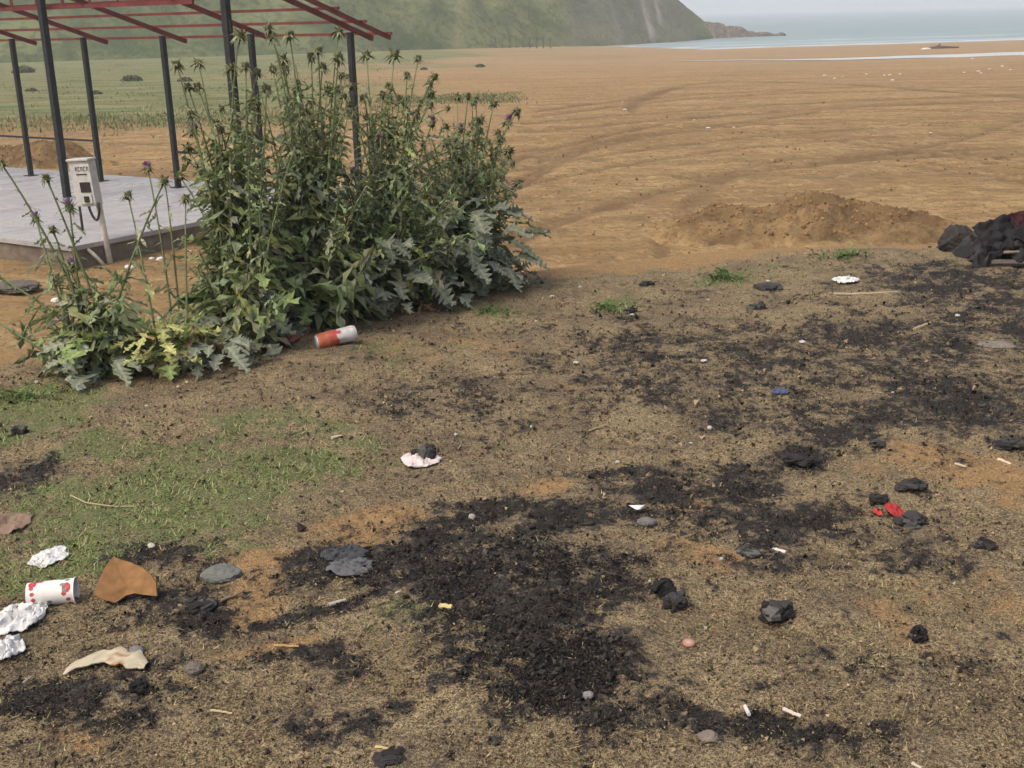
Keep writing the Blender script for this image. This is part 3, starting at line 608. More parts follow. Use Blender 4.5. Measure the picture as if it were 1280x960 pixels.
# grass and dry straw: bent thin blades
BLV = np.array([(0, -1, 0), (0, 1, 0), (.45, -.8, .5), (.45, .8, .5), (1, 0, .62)], float); BLF = np.array([(0, 1, 3), (0, 3, 2), (2, 3, 4)])
M_BLADE = mat_vcol('grass_blade', .75, .2, 30, .2, transl=.25)
def blades(name, n0, thr, lens, wid, pal, label, lift=.7, kp=None, pw=1.8):
    x, y = scatter_pts(n0, 1.8, 7.6, pw); ch, gr, sa = masks(x, y)
    keep = (rng.random(len(x)) < thr(ch, gr, sa, x, y)) & (edge_s(x, y) < .35); x, y = x[keep], y[keep]; n = len(x)
    L = rng.uniform(lens[0], lens[1], n); wd = rng.uniform(wid[0], wid[1], n) * np.clip(y / 4, 1, 1.8); a = rng.uniform(0, 6.28, n); e = rng.uniform(.25, 1.3, n) * lift
    dx = np.stack([np.cos(a) * np.cos(e), np.sin(a) * np.cos(e), np.sin(e)], -1); sd = np.stack([-np.sin(a), np.cos(a), 0 * a], -1); up = np.cross(dx, sd)
    bend = rng.uniform(-.55, .1, n)
    T = BLV[None] * np.stack([L, wd, L * bend], -1)[:, None]
    V = T[..., :1] * dx[:, None] + T[..., 1:2] * sd[:, None] + T[..., 2:] * up[:, None] + np.stack([x, y, hg(x, y) - .001], -1)[:, None]
    F = BLF[None] + (np.arange(n) * 5)[:, None, None]
    cl = pal[rng.integers(0, len(pal), n)] * rng.uniform(.75, 1.25, (n, 1))
    return tag(mk(name, V.reshape(-1, 3), F.reshape(-1, 3), M_BLADE, col=np.repeat(cl, 5, 0)), label, 'grass', None, 'stuff')
GPAL = 1.5 * np.array([(0.10, 0.155, 0.04), (0.13, 0.185, 0.055), (0.165, 0.21, 0.075), (0.22, 0.22, 0.10), (0.075, 0.11, 0.03), (0.26, 0.24, 0.12)])
DPAL = 1.45 * np.array([(0.24, 0.18, 0.09), (0.32, 0.25, 0.13), (0.16, 0.11, 0.06), (0.11, 0.075, 0.045), (0.20, 0.17, 0.08), (0.17, 0.17, 0.075)])
blades('short_grass', 230000, lambda ch, gr, sa, x, y: sstep(.18, .9, gr) * .9 * (1 - .7 * sstep(.4, .7, ch)), (.010, .034), (.0008, .0019), GPAL, 'short sparse green grass in patches on the mound')
blades('dry_litter', 120000, lambda ch, gr, sa, x, y: np.clip(.55 - .45 * sa - .45 * sstep(.4, .7, ch), .03, 1), (.006, .024), (.0006, .0015), DPAL, 'fine dry straw and dead grass over the brown soil', .35)

# clods of sand on the beach and on the heaps
n = 16000; y = 7.5 * (45 / 7.5) ** rng.random(n); x = rng.uniform(-1, 1, n) * (.5 * y + 1.5); cl_n = fbm(x * .5, y * .5, 881, 3); keep = (edge_s(x, y) > .6) & (rng.random(n) < sstep(.42, .62, cl_n) * .9 + .08)
x, y = x[keep], y[keep]; n = len(x); ina = ((CORN[0] - x) * DV[0] + (CORN[1] - y) * DV[1]); inb = ((x - CORN[0]) * NV[0] + (y - CORN[1]) * NV[1]); keep = ~((ina > -.2) & (ina < 13) & (inb > -.2) & (inb < 5.6)); x, y = x[keep], y[keep]; n = len(x)
sz = np.clip(rng.lognormal(math.log(.006), .5, n), .003, .022) * np.clip(y / 14, .6, 1.7); cl = np.array([(0.25, 0.145, 0.062), (0.33, 0.195, 0.088), (0.17, 0.098, 0.045), (0.12, 0.075, 0.038)])[rng.integers(0, 4, n)] * rng.uniform(.8, 1.2, (n, 1))
V, F, cc = batch(OCT_V, OCT_F, np.stack([x, y, zg(x, y) + sz * .3], -1), randrot(n), sz[:, None] * rng.uniform(.6, 1.5, (n, 3)), cl)
tag(mk('sand_clods', V, F, M_CRUMB, col=cc), 'small clods strewn over the near beach sand', 'clods', None, 'stuff')
for ho in [o for o in COL.objects if o.name.startswith('sand_heap')]:
    n = 1500; co_ = np.empty(len(ho.data.vertices) * 3, np.float32); ho.data.vertices.foreach_get('co', co_); co_ = co_.reshape(-1, 3); hmax = co_[:, 2].max()
    wgt = np.clip(co_[:, 2] - .05 * hmax, 0.02, None); idx = rng.choice(len(co_), n, p=wgt / wgt.sum()); P = co_[idx] + rng.normal(0, .01, (n, 3)); sz = np.clip(rng.lognormal(math.log(.011), .5, n), .004, .035) * min(1.0, hmax / .35)
    cl = np.array([(0.25, 0.145, 0.062), (0.31, 0.18, 0.08), (0.20, 0.12, 0.055), (0.15, 0.09, 0.042)])[rng.integers(0, 4, n)] * rng.uniform(.8, 1.2, (n, 1))
    V, F, cc = batch(CUB_V * (1 + .2 * rng.normal(size=(12, 1))), CUB_F, P, randrot(n), sz[:, None] * rng.uniform(.6, 1.4, (n, 3)), cl); tag(mk('clods', V, F, M_CRUMB, ho, col=cc), kind='stuff')

# ------------------------------------------------------------------ far field grass and low plants beyond the mound
def far_tufts(name, n, xf, yf, hgt, pal, label, nb=9, spread=.35):
    xc, yc = xf(n), yf(n); x = np.repeat(xc, nb) + rng.normal(0, spread, n * nb); y = np.repeat(yc, nb) + rng.normal(0, spread, n * nb); m = n * nb
    L = rng.uniform(.5, 1.2, m) * np.repeat(rng.uniform(.6, 1.3, n), nb) * hgt; a = rng.uniform(0, 6.28, m); e = rng.uniform(.5, 1.5, m)
    dx = np.stack([np.cos(a) * np.cos(e), np.sin(a) * np.cos(e), np.sin(e)], -1); sd = np.stack([-np.sin(a), np.cos(a), 0 * a], -1); up = np.cross(dx, sd)
    T = BLV[None] * np.stack([L, L * .16, -L * rng.uniform(0, .5, m)], -1)[:, None]
    V = T[..., :1] * dx[:, None] + T[..., 1:2] * sd[:, None] + T[..., 2:] * up[:, None] + np.stack([x, y, zg(x, y) - .02], -1)[:, None]
    F = BLF[None] + (np.arange(m) * 5)[:, None, None]; cl = np.repeat(pal[rng.integers(0, len(pal), n)], nb, 0) * rng.uniform(.75, 1.25, (m, 1))
    return tag(mk(name, V.reshape(-1, 3), F.reshape(-1, 3), M_BLADE, col=np.repeat(cl, 5, 0)), label, 'grass', None, 'stuff')
FPAL = np.array([(0.11, 0.145, 0.05), (0.15, 0.17, 0.06), (0.20, 0.20, 0.09), (0.085, 0.115, 0.042), (0.24, 0.22, 0.11)])
far_tufts('field_grass', 2400, lambda n: rng.uniform(-62, -6, n), lambda n: 40 + 95 * rng.random(n) ** 1.7,  .13, FPAL, 'green field grass between the shelter and the hill')
far_tufts('fringe_weeds', 900, lambda n: rng.uniform(-24, -5.5, n), lambda n: rng.normal(43, 2.4, n), .15, FPAL * 1.1, 'pale green weeds along the near edge of the green field', 12, .3)
q0, q1 = atz(470, 128, -1.9), atz(650, 125, -1.9)
far_tufts('sand_weeds', 420, lambda n: rng.uniform(q0[0], q1[0], n), lambda n: q0[1] + rng.normal(0, 2.2, n), .14, FPAL, 'patch of low green weeds on the sand behind the thistle tops', 12, .3)
M_LEAFD = mat_vcol('shrub_leaf', .8, .2, 20, .25, transl=.2)
for k, (px, py, wpx, lab) in enumerate([(40, 120, 20, 'dark low shrub in the green field between the leftmost two posts'), (121, 125, 22, 'dark low shrub in the green field right of the meter box post line'), (165, 105, 34, 'wide dark shrub in the middle of the green field'), (30, 93, 40, 'flat dark green bush far in the field at left'), (232, 106, 26, 'dark shrub in the field behind the left thistle heads'), (600, 84, 18, 'dark low scrub at the foot of the hill right of the shelter'), (530, 88, 14, 'low scrub on sand behind the tallest right thistle heads')]):
    c = atz(px, py, -2.2); s = wpx * .75 * c[1] / 1480; root = empty('low_shrub', (c[0], c[1], float(zg(c[0], c[1]))), lab, 'shrub', 'low shrubs in the field')
    n = 260; P = rng.normal(size=(n, 3)); P /= np.linalg.norm(P, axis=1, keepdims=True); P *= rng.random((n, 1)) ** .4 * np.array([s * .5, s * .4, s * .28]); P[:, 2] = np.abs(P[:, 2])
    V, F, cc = batch(OCT_V * [1, .6, .12], OCT_F, P, randrot(n), np.full((n, 3), s * .075), FPAL[rng.integers(0, 4, n)] * rng.uniform(.45, .9, (n, 1)))
    tag(mk('crown', V, F, M_LEAFD, root, col=cc), kind='stuff'); Vt, Ft = tube([(0, 0, -.1), (0, 0, s * .1), (s * .05, 0, s * .2)], s * .02, 5); mk('trunk', Vt, Ft, M_ROD, root)

# ------------------------------------------------------------------ thistles
LEAFM = mat_vcol('thistle_leaf', .6, .3, 26, .28, bump=.35, bdist=.004, transl=.30, orand=.16)
STEMM = mat_vcol('thistle_stem', .7, .25, 60, .25)
HEADM = mat_vcol('thistle_head', .75, .25, 120, .3)
def lobed_leaf(nl, wid, seed, curl=.35, wave=.10, vein=(1.5, 1.4, 1.35), base=(1, 1, 1), cut=(.34, .5)):
    """spiny lobed leaf: unit length along x, returns verts, tris, colour factor per vertex"""
    r = np.random.default_rng(seed); K = nl * 2 + 1
    t = np.linspace(0, 1, K); prof = np.sin(np.pi * np.clip(t * .92 + .07, 0, 1)) ** .7 * wid
    mid = np.stack([t, 0.05 * np.sin(t * 4 + seed), -curl * t * t + .06 * np.sin(t * 6 + seed)], -1)
    V = [mid]; C = [np.tile(vein, (K, 1))]; F = []
    off = K
    for sgn in (-1, 1):
        e = []; inn = []
        for i in range(K):
            tip = i % 2 == 1
            wv = prof[i] * (r.uniform(.95, 1.35) if tip else r.uniform(*cut))
            fw = (.07 if tip else -.01) * r.uniform(.6, 1.4)
            zz = wave * (r.uniform(-1, 1.3) if tip else r.uniform(-.6, .3))
            e.append(mid[i] + np.array([fw, sgn * wv, zz])); inn.append(mid[i] + np.array([fw * .4, sgn * wv * (.36 if tip else .55), .05 * r.uniform(-.5, 1.2)]))
        V += [np.array(inn), np.array(e)]
        C += [np.tile(base, (K, 1)) * r.uniform(.8, 1.05, (K, 1)), np.array([(np.array(base) * (1.25 if i % 2 else .85)) for i in range(K)])]
        a, b = off, off + K; off += 2 * K
        for i in range(K - 1):
            q = [(i, i + 1, a + i + 1), (i, a + i + 1, a + i), (a + i, a + i + 1, b + i + 1), (a + i, b + i + 1, b + i)]
            F += q if sgn > 0 else [(x[0], x[2], x[1]) for x in q]
    return np.concatenate(V), np.array(F), np.concatenate(C)
GREEN = np.array((0.200, 0.262, 0.098)); GREY = np.array((0.225, 0.248, 0.172)); YEL = np.array((0.42, 0.43, 0.16)); BRN = np.array((0.19, 0.125, 0.065))
def leaf_mesh(nm, seed, colr, **kw):
    V, F, c = lobed_leaf(7, kw.get('wid', .24), seed, kw.get('curl', .35), kw.get('wave', .09), cut=(.22, .36))
    o = mk(nm, V, F, LEAFM, col=c * colr, smooth=True); me = o.data; bpy.data.objects.remove(o); return me
BIG = {'green': [leaf_mesh('leaf', 10 + k, GREEN * (1 + .12 * k), curl=.2 + .15 * k, wave=.07 + .02 * k) for k in range(4)],
       'grey': [leaf_mesh('leaf', 30 + k, GREY * (.85 + .12 * k), curl=.25 + .2 * k, wid=.30, wave=.11) for k in range(4)],
       'yellow': [leaf_mesh('leaf', 50 + k, YEL * (.75 + .2 * k), curl=.5 + .2 * k, wave=.13) for k in range(3)],
       'brown': [leaf_mesh('leaf', 60 + k, BRN * (.75 + .3 * k), curl=.7 + .2 * k, wave=.16, wid=.14) for k in range(3)]}
def small_leaf(seed):
    V, F, c = lobed_leaf(3, .165, seed, .5, .10, (1.35, 1.3, 1.2), cut=(.10, .22)); return V, F, c
SMALL = [small_leaf(80 + k) for k in range(5)]
SMALL = [(V_ * [1, .6 + .15 * k, 1 + .5 * k], F_, C_) for k, (V_, F_, C_) in enumerate(SMALL)]
def head_mesh(seed, purple=False):
    r = np.random.default_rng(seed); V, F = ICO[1]; V = V * [.016, .016, .018]; parts = [(V, F, np.array((0.095, 0.10, 0.045)))]
    nb = 34
    for k in range(nb):
        lat = r.uniform(-.75, .85); a = k * 2.399 + r.uniform(-.3, .3); d = np.array([math.cos(a) * math.cos(lat), math.sin(a) * math.cos(lat), math.sin(lat)])
        p = d * .014; L = r.uniform(.014, .034) * (1.15 if lat < .3 else .75); out = d * .9 + np.array([0, 0, -.28 if lat < .25 else .35]); out /= np.linalg.norm(out)
        tipp = p + out * L + np.array([0, 0, -.004]); sd = np.cross(out, [0, 0, 1.0]); sd /= np.linalg.norm(sd) + 1e-6; upv = np.cross(sd, out)
        bw_ = .0042; Vv = np.array([p + sd * bw_, p - sd * bw_, p + upv * .002, p + out * L * .45 + sd * bw_ * .7, p + out * L * .45 - sd * bw_ * .7, tipp])
        parts.append((Vv, np.array([(0, 1, 4), (0, 4, 3), (3, 4, 5), (2, 0, 3), (1, 2, 4), (2, 3, 4)]), np.array((0.15, 0.16, 0.08)) * r.uniform(.6, 1.6)))
    V, F, c = join(parts); o = mk('flower_head', V, F, HEADM, col=c); me = o.data; bpy.data.objects.remove(o); return me
HEADS = [head_mesh(200 + k) for k in range(4)]
def floret_mesh(seed, colr):
    r = np.random.default_rng(seed); parts = []
    for k in range(46):
        a = r.uniform(0, 6.28); e = r.uniform(.55, 1.5); d = np.array([math.cos(a) * math.cos(e), math.sin(a) * math.cos(e), math.sin(e)]); p = np.array([0, 0, .008]) + d * .006
        sd = np.cross(d, [.3, .2, 1.0]); sd /= np.linalg.norm(sd); L = r.uniform(.018, .028)
        parts.append((np.array([p + sd * .0012, p - sd * .0012, p + d * L + sd * .0019, p + d * L - sd * .0019]), np.array([(0, 1, 3), (0, 3, 2)]), np.array(colr) * r.uniform(.7, 1.3)))
    V, F, c = join(parts); o = mk('florets', V, F, HEADM, col=c); me = o.data; bpy.data.objects.remove(o); return me
FLOR = [floret_mesh(230, (0.30, 0.10, 0.30)), floret_mesh(231, (0.36, 0.24, 0.36))]

class Thistle:
    def __init__(s, px, py, label, z=0.0, bury=.02):
        c = atz(px, py, z); s.b = np.array([c[0], c[1], float(hg(c[0], c[1])) - bury])
        s.root = empty('thistle_plant', s.b, label, 'thistle', 'thistles at the mound edge'); s.lf = []
    def curve(s, a, b, sag=.12, n=12, up=.5):
        a = np.asarray(a); b = np.asarray(b); L = np.linalg.norm(b - a); m = a + (b - a) * .5 + np.array([0, 0, sag * L]) - np.array([(b - a)[0], (b - a)[1], 0]) * .25 * up + rng.normal(0, .02 * L, 3)
        t = np.linspace(0, 1, n)[:, None]; return (1 - t) ** 2 * a + 2 * t * (1 - t) * m + t * t * b
    def leaves_along(s, P, t0, t1, num, L0, L1, colr=GREEN, droop=.0):
        n = len(P) - 1
        for k in range(num):
            t = t0 + (t1 - t0) * (k + rng.random()) / num; f = t * n; i = min(int(f), n - 1); p = P[i] + (P[i + 1] - P[i]) * (f - i); ax = P[i + 1] - P[i]; ax /= np.linalg.norm(ax) + 1e-9
            a = k * 2.4 + rng.uniform(-.5, .5); o = np.array([math.cos(a), math.sin(a), 0]); d = o + ax * rng.uniform(.1, .9) + np.array([0, 0, -droop]); d /= np.linalg.norm(d)
            L = (L0 + (L1 - L0) * (t - t0) / max(t1 - t0, 1e-6)) * min(rng.lognormal(0, .38), 2.0)
            gw = rng.random() ** 2 * .8; colr_ = colr * (1 - gw) + GREY * 1.15 * gw
            s.lf.append((p, d, L, colr_ * rng.uniform(.55, 1.4) * np.array([rng.uniform(.9, 1.25), 1, rng.uniform(.8, 1.3)])))
    def stem(s, tip, start=None, r0=.009, r1=.0030, sag=.10, leaves=(34, .11, .035), lt=(.05, .93), head=True, purple=None, hs=1.0, colr=(0.17, 0.20, 0.09), branch=0, dry=False, lcol=GREEN):
        a = s.b + np.array([rng.normal(0, .05), rng.normal(0, .05), .01]) if start is None else np.asarray(start)
        P = s.curve(a, tip, sag); nrm = P - s.b; V, F = tube(nrm, np.linspace(r0, r1, len(P)), 5)
        pr = [(V, F, np.array(colr) * rng.uniform(.75, 1.2))]
        if leaves: s.leaves_along(P, lt[0], lt[1], *leaves, colr=lcol)
        for k in range(branch):
            i = rng.integers(4, 9); q = P[i]; d = rng.normal(0, 1, 3) * [1, .8, .3] + [0, 0, 1.3]; d /= np.linalg.norm(d); L = rng.uniform(.10, .28); e = q + d * L
            Q = s.curve(q, e, .05, 6); V, F = tube(Q - s.b, np.linspace(.0045, .003, 6), 4); pr.append((V, F, np.array(colr) * rng.uniform(.8, 1.2))); s.leaves_along(Q, .1, .9, 7, .055, .03, colr=lcol)
            if rng.random() < .6: s.head(e, d, .75, None)
        V, F, c = join(pr); mk('stem', V, F, STEMM, s.root, col=c, smooth=True)
        if head: s.head(P[-1], P[-1] - P[-2], hs, purple)
        return P
    def head(s, p, d, sc=1.0, purple=None):
        d = Vector(d) + Vector((0, 0, .012)); o = link('flower_head', HEADS[rng.integers(0, 4)], s.root, p - s.b); o.rotation_euler = (d.to_track_quat('Z', 'Y') @ Matrix.Rotation(rng.uniform(0, 6), 3, 'Z').to_quaternion()).to_euler(); o.scale = [sc * rng.uniform(.9, 1.2)] * 3
        if purple is not None: f = link('florets', FLOR[purple], o); f['label'] = 'purple florets of an open thistle head'
    def big(s, n, kind, L0, L1, rad=.1, el=(.1, 1.0), az=(0, 6.28), zoff=(0, .15), center=(0, 0)):
        for k in range(n):
            a = rng.uniform(*az); e = rng.uniform(*el); o = link('leaf', BIG[kind][rng.integers(0, len(BIG[kind]))], s.root)
            cx, cy = s.b[0] + center[0] + math.cos(a) * rad * rng.random(), s.b[1] + center[1] + math.sin(a) * rad * rng.random()
            o.location = (cx - s.b[0], cy - s.b[1], float(hg(cx, cy)) - s.b[2] + .02 + rng.uniform(*zoff)); o.rotation_euler = (rng.normal(0, .35), -e, a); L = rng.uniform(L0, L1); o.scale = (L, L * rng.uniform(.85, 1.2), L * rng.uniform(.8, 1.2))
    def finish(s):
        if not s.lf: return
        parts = []
        for v in range(5):
            sel = s.lf[v::5]
            if not sel: continue
            P = np.array([q[0] for q in sel]) - s.b; D = np.array([q[1] for q in sel]); L = np.array([q[2] for q in sel]); cl = np.array([q[3] for q in sel])
            up = np.array([0, 0, 1.0]) + rng.normal(0, .45, (len(sel), 3)); sd = np.cross(up, D); sd /= np.linalg.norm(sd, axis=1, keepdims=True) + 1e-9; up = np.cross(D, sd)
            TV, TF, TC = SMALL[v]; R = np.stack([D, sd, up], -1); V, F, cc = batch(TV, TF, P, R, L[:, None] * np.ones((1, 3)) * np.array([1, 1.15, 1]), cl)
            parts.append((V, F, cc * np.tile(TC, (len(sel), 1))))
        V, F, c = join(parts); o = mk('foliage', V, F, LEAFM, s.root, col=c, smooth=True); o['kind'] = 'stuff'

TA = Thistle(308, 424, 'tall green thistle at the left of the big clump, many long bare heads', bury=.03)
TB = Thistle(395, 400, 'tallest green thistle in the middle of the clump behind the drink can')
TC_ = Thistle(482, 376, 'dense green thistle right of the middle of the clump, tall heads against the sand')
TD = Thistle(575, 352, 'thistle at the right end of the clump with large grey green lower leaves')
plants = {'A': TA, 'B': TB, 'C': TC_, 'D': TD}
HD = {'A': [(221, 78), (248, 76), (235, 106), (247, 105), (239, 140), (242, 160, 0), (235, 182), (299, 41), (307, 80), (288, 83), (305, 166, 1), (333, 108), (270, 150), (225, 218), (318, 130)],
      'B': [(336, 33), (341, 44), (362, 41), (354, 71), (341, 83), (357, 86), (371, 112), (389, 68), (398, 60), (403, 81), (389, 123), (423, 37), (423, 69), (410, 110), (403, 280, 0), (375, 150), (440, 105)],
      'C': [(458, 67), (493, 66), (509, 91), (523, 70), (486, 120), (500, 122), (543, 93), (537, 102), (463, 146), (537, 128), (474, 174, 1), (540, 152, 0), (442, 216, 1), (520, 140), (455, 120)],
      'D': [(572, 118), (585, 117), (595, 121), (617, 127), (646, 137), (635, 150, 0), (637, 185), (575, 159, 0), (648, 226), (600, 160), (560, 175), (625, 170), (644, 262)]}
for key, hl in HD.items():
    T = plants[key]
    for h in hl:
        Yd = T.b[1] + rng.uniform(-.15, .45); tip = atd(h[0], h[1] + 3, Yd); hi = tip[2] - T.b[2]
        T.stem(tip, sag=.10, leaves=(int(20 + 30 * hi), .105, .022), lt=(.04, .88 if hi > .9 else .93), purple=(h[2] if len(h) > 2 else None), branch=rng.integers(0, 3) if hi > .6 else 0, hs=rng.uniform(.95, 1.25))
for key, x0, x1 in (('A', 236, 330), ('B', 315, 440), ('C', 430, 560), ('D', 555, 645)):
    T = plants[key]
    for k in range(13):
        px = rng.uniform(x0, x1); py = np.interp(px, [236, 300, 340, 400, 450, 530, 600, 645], [150, 95, 80, 75, 95, 105, 130, 160]) + rng.uniform(0, 75); tip = atd(px, py, T.b[1] + rng.uniform(-.2, .5))
        T.stem(tip, r0=.007, r1=.0025, sag=.10, leaves=(int(12 + 22 * (tip[2] - T.b[2])), .09, .024), lt=(.15, .95), head=rng.random() < .75, purple=None, hs=rng.uniform(.7, 1.05), branch=rng.integers(0, 2))
# leafy side shoots that fill the clump
def shoots(T, pxs, tops, n, bpy_, low=45, dY=(-.40, .55), colr=GREEN):
    for k in range(n):
        px = rng.uniform(*pxs); top = np.interp(px, tops[0], tops[1]); py = top + rng.uniform(0, 1) ** .8 * (bpy_ - low - top) + rng.normal(0, 10)
        Yd = T.b[1] + rng.uniform(*dY); tip = atd(px, py, Yd)
        if tip[2] < T.b[2] + .08: continue
        st_ = T.b + np.array([(tip[0] - T.b[0]) * rng.uniform(0, .5), (tip[1] - T.b[1]) * rng.uniform(0, .5), .01]); hi = tip[2] - T.b[2]
        big_ = rng.random() < .55 and py > .45 * top + .55 * bpy_
        T.stem(tip, start=st_, r0=.006, r1=.0028, sag=rng.uniform(.05, .2), leaves=(int((12 if big_ else 14) + (24 if big_ else 26) * hi), .135 if big_ else .088, .07 if big_ else .026), lt=(.12, 1.0), head=rng.random() < .12 and hi > .7, hs=.8, lcol=colr * rng.uniform(.75, 1.25))
TOPS = ([235, 260, 300, 350, 400, 450, 500, 550, 600, 640, 655], [300, 215, 190, 165, 150, 172, 165, 165, 158, 195, 260])
for T, pxs, n, bpy_ in ((TA, (232, 370), 52, 428), (TB, (300, 480), 56, 405), (TC_, (395, 580), 56, 380), (TD, (490, 654), 52, 352)): shoots(T, pxs, TOPS, n, bpy_, {352: 105, 380: 80}.get(bpy_, 45))
TA.big(34, 'green', .10, .20, .30, (.0, 1.1), (0, 6.28), (0, .35)); TA.big(16, 'grey', .10, .18, .32, (-.2, .5), (2.6, 6.0), (0, .15))
TB.big(30, 'green', .10, .20, .28, (.0, 1.1), (0, 6.28), (0, .4)); TB.big(16, 'grey', .10, .18, .24, (-.1, .6), (3.2, 6.2), (.05, .25)); TB.big(8, 'brown', .08, .15, .25, (-.3, .2), (3.6, 5.8), (0, .06))
TC_.big(26, 'green', .10, .20, .30, (.0, 1.1), (0, 6.28), (.05, .4)); TC_.big(60, 'grey', .09, .18, .34, (-.2, .7), (3.0, 6.3), (0, .34), (.05, -.14)); TC_.big(22, 'brown', .09, .18, .34, (-.4, .2), (3.4, 6.0), (0, .10))
TD.big(20, 'green', .10, .20, .30, (.0, 1.1), (0, 6.28), (.1, .45)); TD.big(130, 'grey', .09, .18, .36, (-.3, .8), (2.9, 6.6), (0, .42), (0, -.14)); TD.big(40, 'grey', .07, .15, .24, (-.2, .5), (3.4, 6.6), (0, .18), (.18, -.05))
for T in plants.values(): T.finish()
TE = Thistle(125, 472, 'small thistle standing alone at the left with thin stems leaning left')
for h in [(2, 203), (58, 221), (45, 272, 0), (87, 258, 1), (-30, 330), (-45, 378), (92, 330, 1), (66, 285), (70, 345), (205, 225)]:
    tip = atd(h[0], h[1] + 2, TE.b[1] + rng.uniform(-.05, .3)); TE.stem(tip, sag=.06, r0=.008, r1=.0035, leaves=(22, .085, .028), lt=(.05, .9), purple=(h[2] if len(h) > 2 else None), branch=rng.integers(0, 2), hs=.95)
for k in range(16): TE.stem(atd(rng.uniform(60, 175), rng.uniform(345, 440), TE.b[1] + rng.uniform(-.1, .3)), r0=.006, r1=.003, sag=.12, leaves=(18, .09, .05), lt=(.15, 1), head=False)
TE.big(26, 'green', .08, .16, .12, (.1, 1.1)); TE.big(26, 'grey', .08, .15, .16, (-.2, .6), (2.8, 6.4)); TE.finish()
TF_ = Thistle(222, 462, 'low withering thistle rosette with yellow leaves between the small thistle and the clump')
TF_.big(50, 'yellow', .06, .13, .16, (-.1, .9), (0, 6.28), (.02, .18), (-.02, -.08)); TF_.big(14, 'yellow', .06, .12, .1, (-.2, .4), (2.6, 6.2), (0, .08), (-.08, -.02)); TF_.big(34, 'grey', .06, .13, .16, (-.1, .6), (0, 6.28), (0, .10), (.16, 0)); TF_.big(10, 'green', .12, .22, .16, (.2, 1.1)); TF_.big(9, 'brown', .1, .18, .15, (-.2, .7), (0, 6.28), (0, .15), (.05, .05))
for h in [(185, 209, 0), (206, 224), (160, 243), (232, 246)]:
    TF_.stem(atd(h[0], h[1] + 2, TF_.b[1] + rng.uniform(.1, .5)), sag=.05, r0=.006, r1=.003, leaves=(12, .07, .03), lt=(.1, .9), purple=(h[2] if len(h) > 2 else None), hs=.95)
TF_.finish()
# small weeds at the edge
for (px, py, wpx, lab) in [(612, 388, 40, 'small bright green weed on soil right of the thistle clump'), (757, 385, 44, 'small green weed on the mound edge behind the dark lumps'), (1050, 322, 60, 'low green weed along the mound edge left of the burnt debris'), (20, 500, 70, 'low bright green weed at the left edge by the small thistle'), (905, 345, 60, 'thin green weed on the mound edge below the large sand heap')]:
    c = atz(px, py); s = wpx * c[1] / 1480; b = np.array([c[0], c[1], float(hg(c[0], c[1]))]); rt_ = empty('small_weed', b, lab, 'weed', 'small weeds on the mound')
    n = 46; a = rng.uniform(0, 6.28, n); e = rng.uniform(.2, 1.2, n); D = np.stack([np.cos(a) * np.cos(e), np.sin(a) * np.cos(e), np.sin(e)], -1); P = rng.normal(0, 1, (n, 3)) * [s * .25, s * .18, 0] + [0, 0, .004]
    sd = np.stack([-np.sin(a), np.cos(a), 0 * a], -1); up = np.cross(D, sd); TV, TF, TCc = SMALL[0]; L = rng.uniform(.5, 1.1, n)[:, None] * s * .32 * np.ones((1, 3))
    V, F, cc = batch(TV, TF, P, np.stack([D, sd, up], -1), L, np.array((0.10, 0.155, 0.045)) * rng.uniform(.7, 1.3, (n, 1))); tag(mk('foliage', V, F, LEAFM, rt_, col=cc * np.tile(TCc, (n, 1)), smooth=True), kind='stuff')
    Vt, Ft = tube([(0, 0, -.02), (0, 0, s * .12)], .003, 5); mk('stem', Vt, Ft, STEMM, rt_, col=np.array((.1, .13, .05)))

# ------------------------------------------------------------------ litter
M_LITTER = mat_vcol('printed_litter', .6, .3, 35, .22, bump=.15)
M_PAPER = mat_vcol('soft_paper', .9, .15, 45, .20, bump=.25, bdist=.003, transl=.08)
M_RUST = mat_vcol('brown_shard', .85, .2, 38, .50, bump=.5, bdist=.004)
M_CAN = mat_vcol('can_paint', .5, .4, 45, .35, metal=.15)
def place(px, py, dz=0.0):
    c = atz(px, py); return np.array([c[0], c[1], float(hg(c[0], c[1])) + dz])
def pxm(px, py): c = atz(px, py); return float((c - C0) @ CF) / FPX      # metres per photo pixel there
def lathe(prof, seg=64):
    """profile (x along axis, radius) -> verts, quads"""
    prof = np.asarray(prof, float); a = np.arange(seg) * 2 * math.pi / seg
    V = np.stack([np.repeat(prof[:, 0], seg), (prof[:, 1:] * np.cos(a)).ravel(), (prof[:, 1:] * np.sin(a)).ravel()], -1)
    F = [(i * seg + j, i * seg + (j + 1) % seg, (i + 1) * seg + (j + 1) % seg, (i + 1) * seg + j) for i in range(len(prof) - 1) for j in range(seg)]
    return V, np.array(F), np.repeat(prof[:, 0], seg), np.tile(a, len(prof))
def quads(F): return np.concatenate([F[:, [0, 1, 2]], F[:, [0, 2, 3]]])
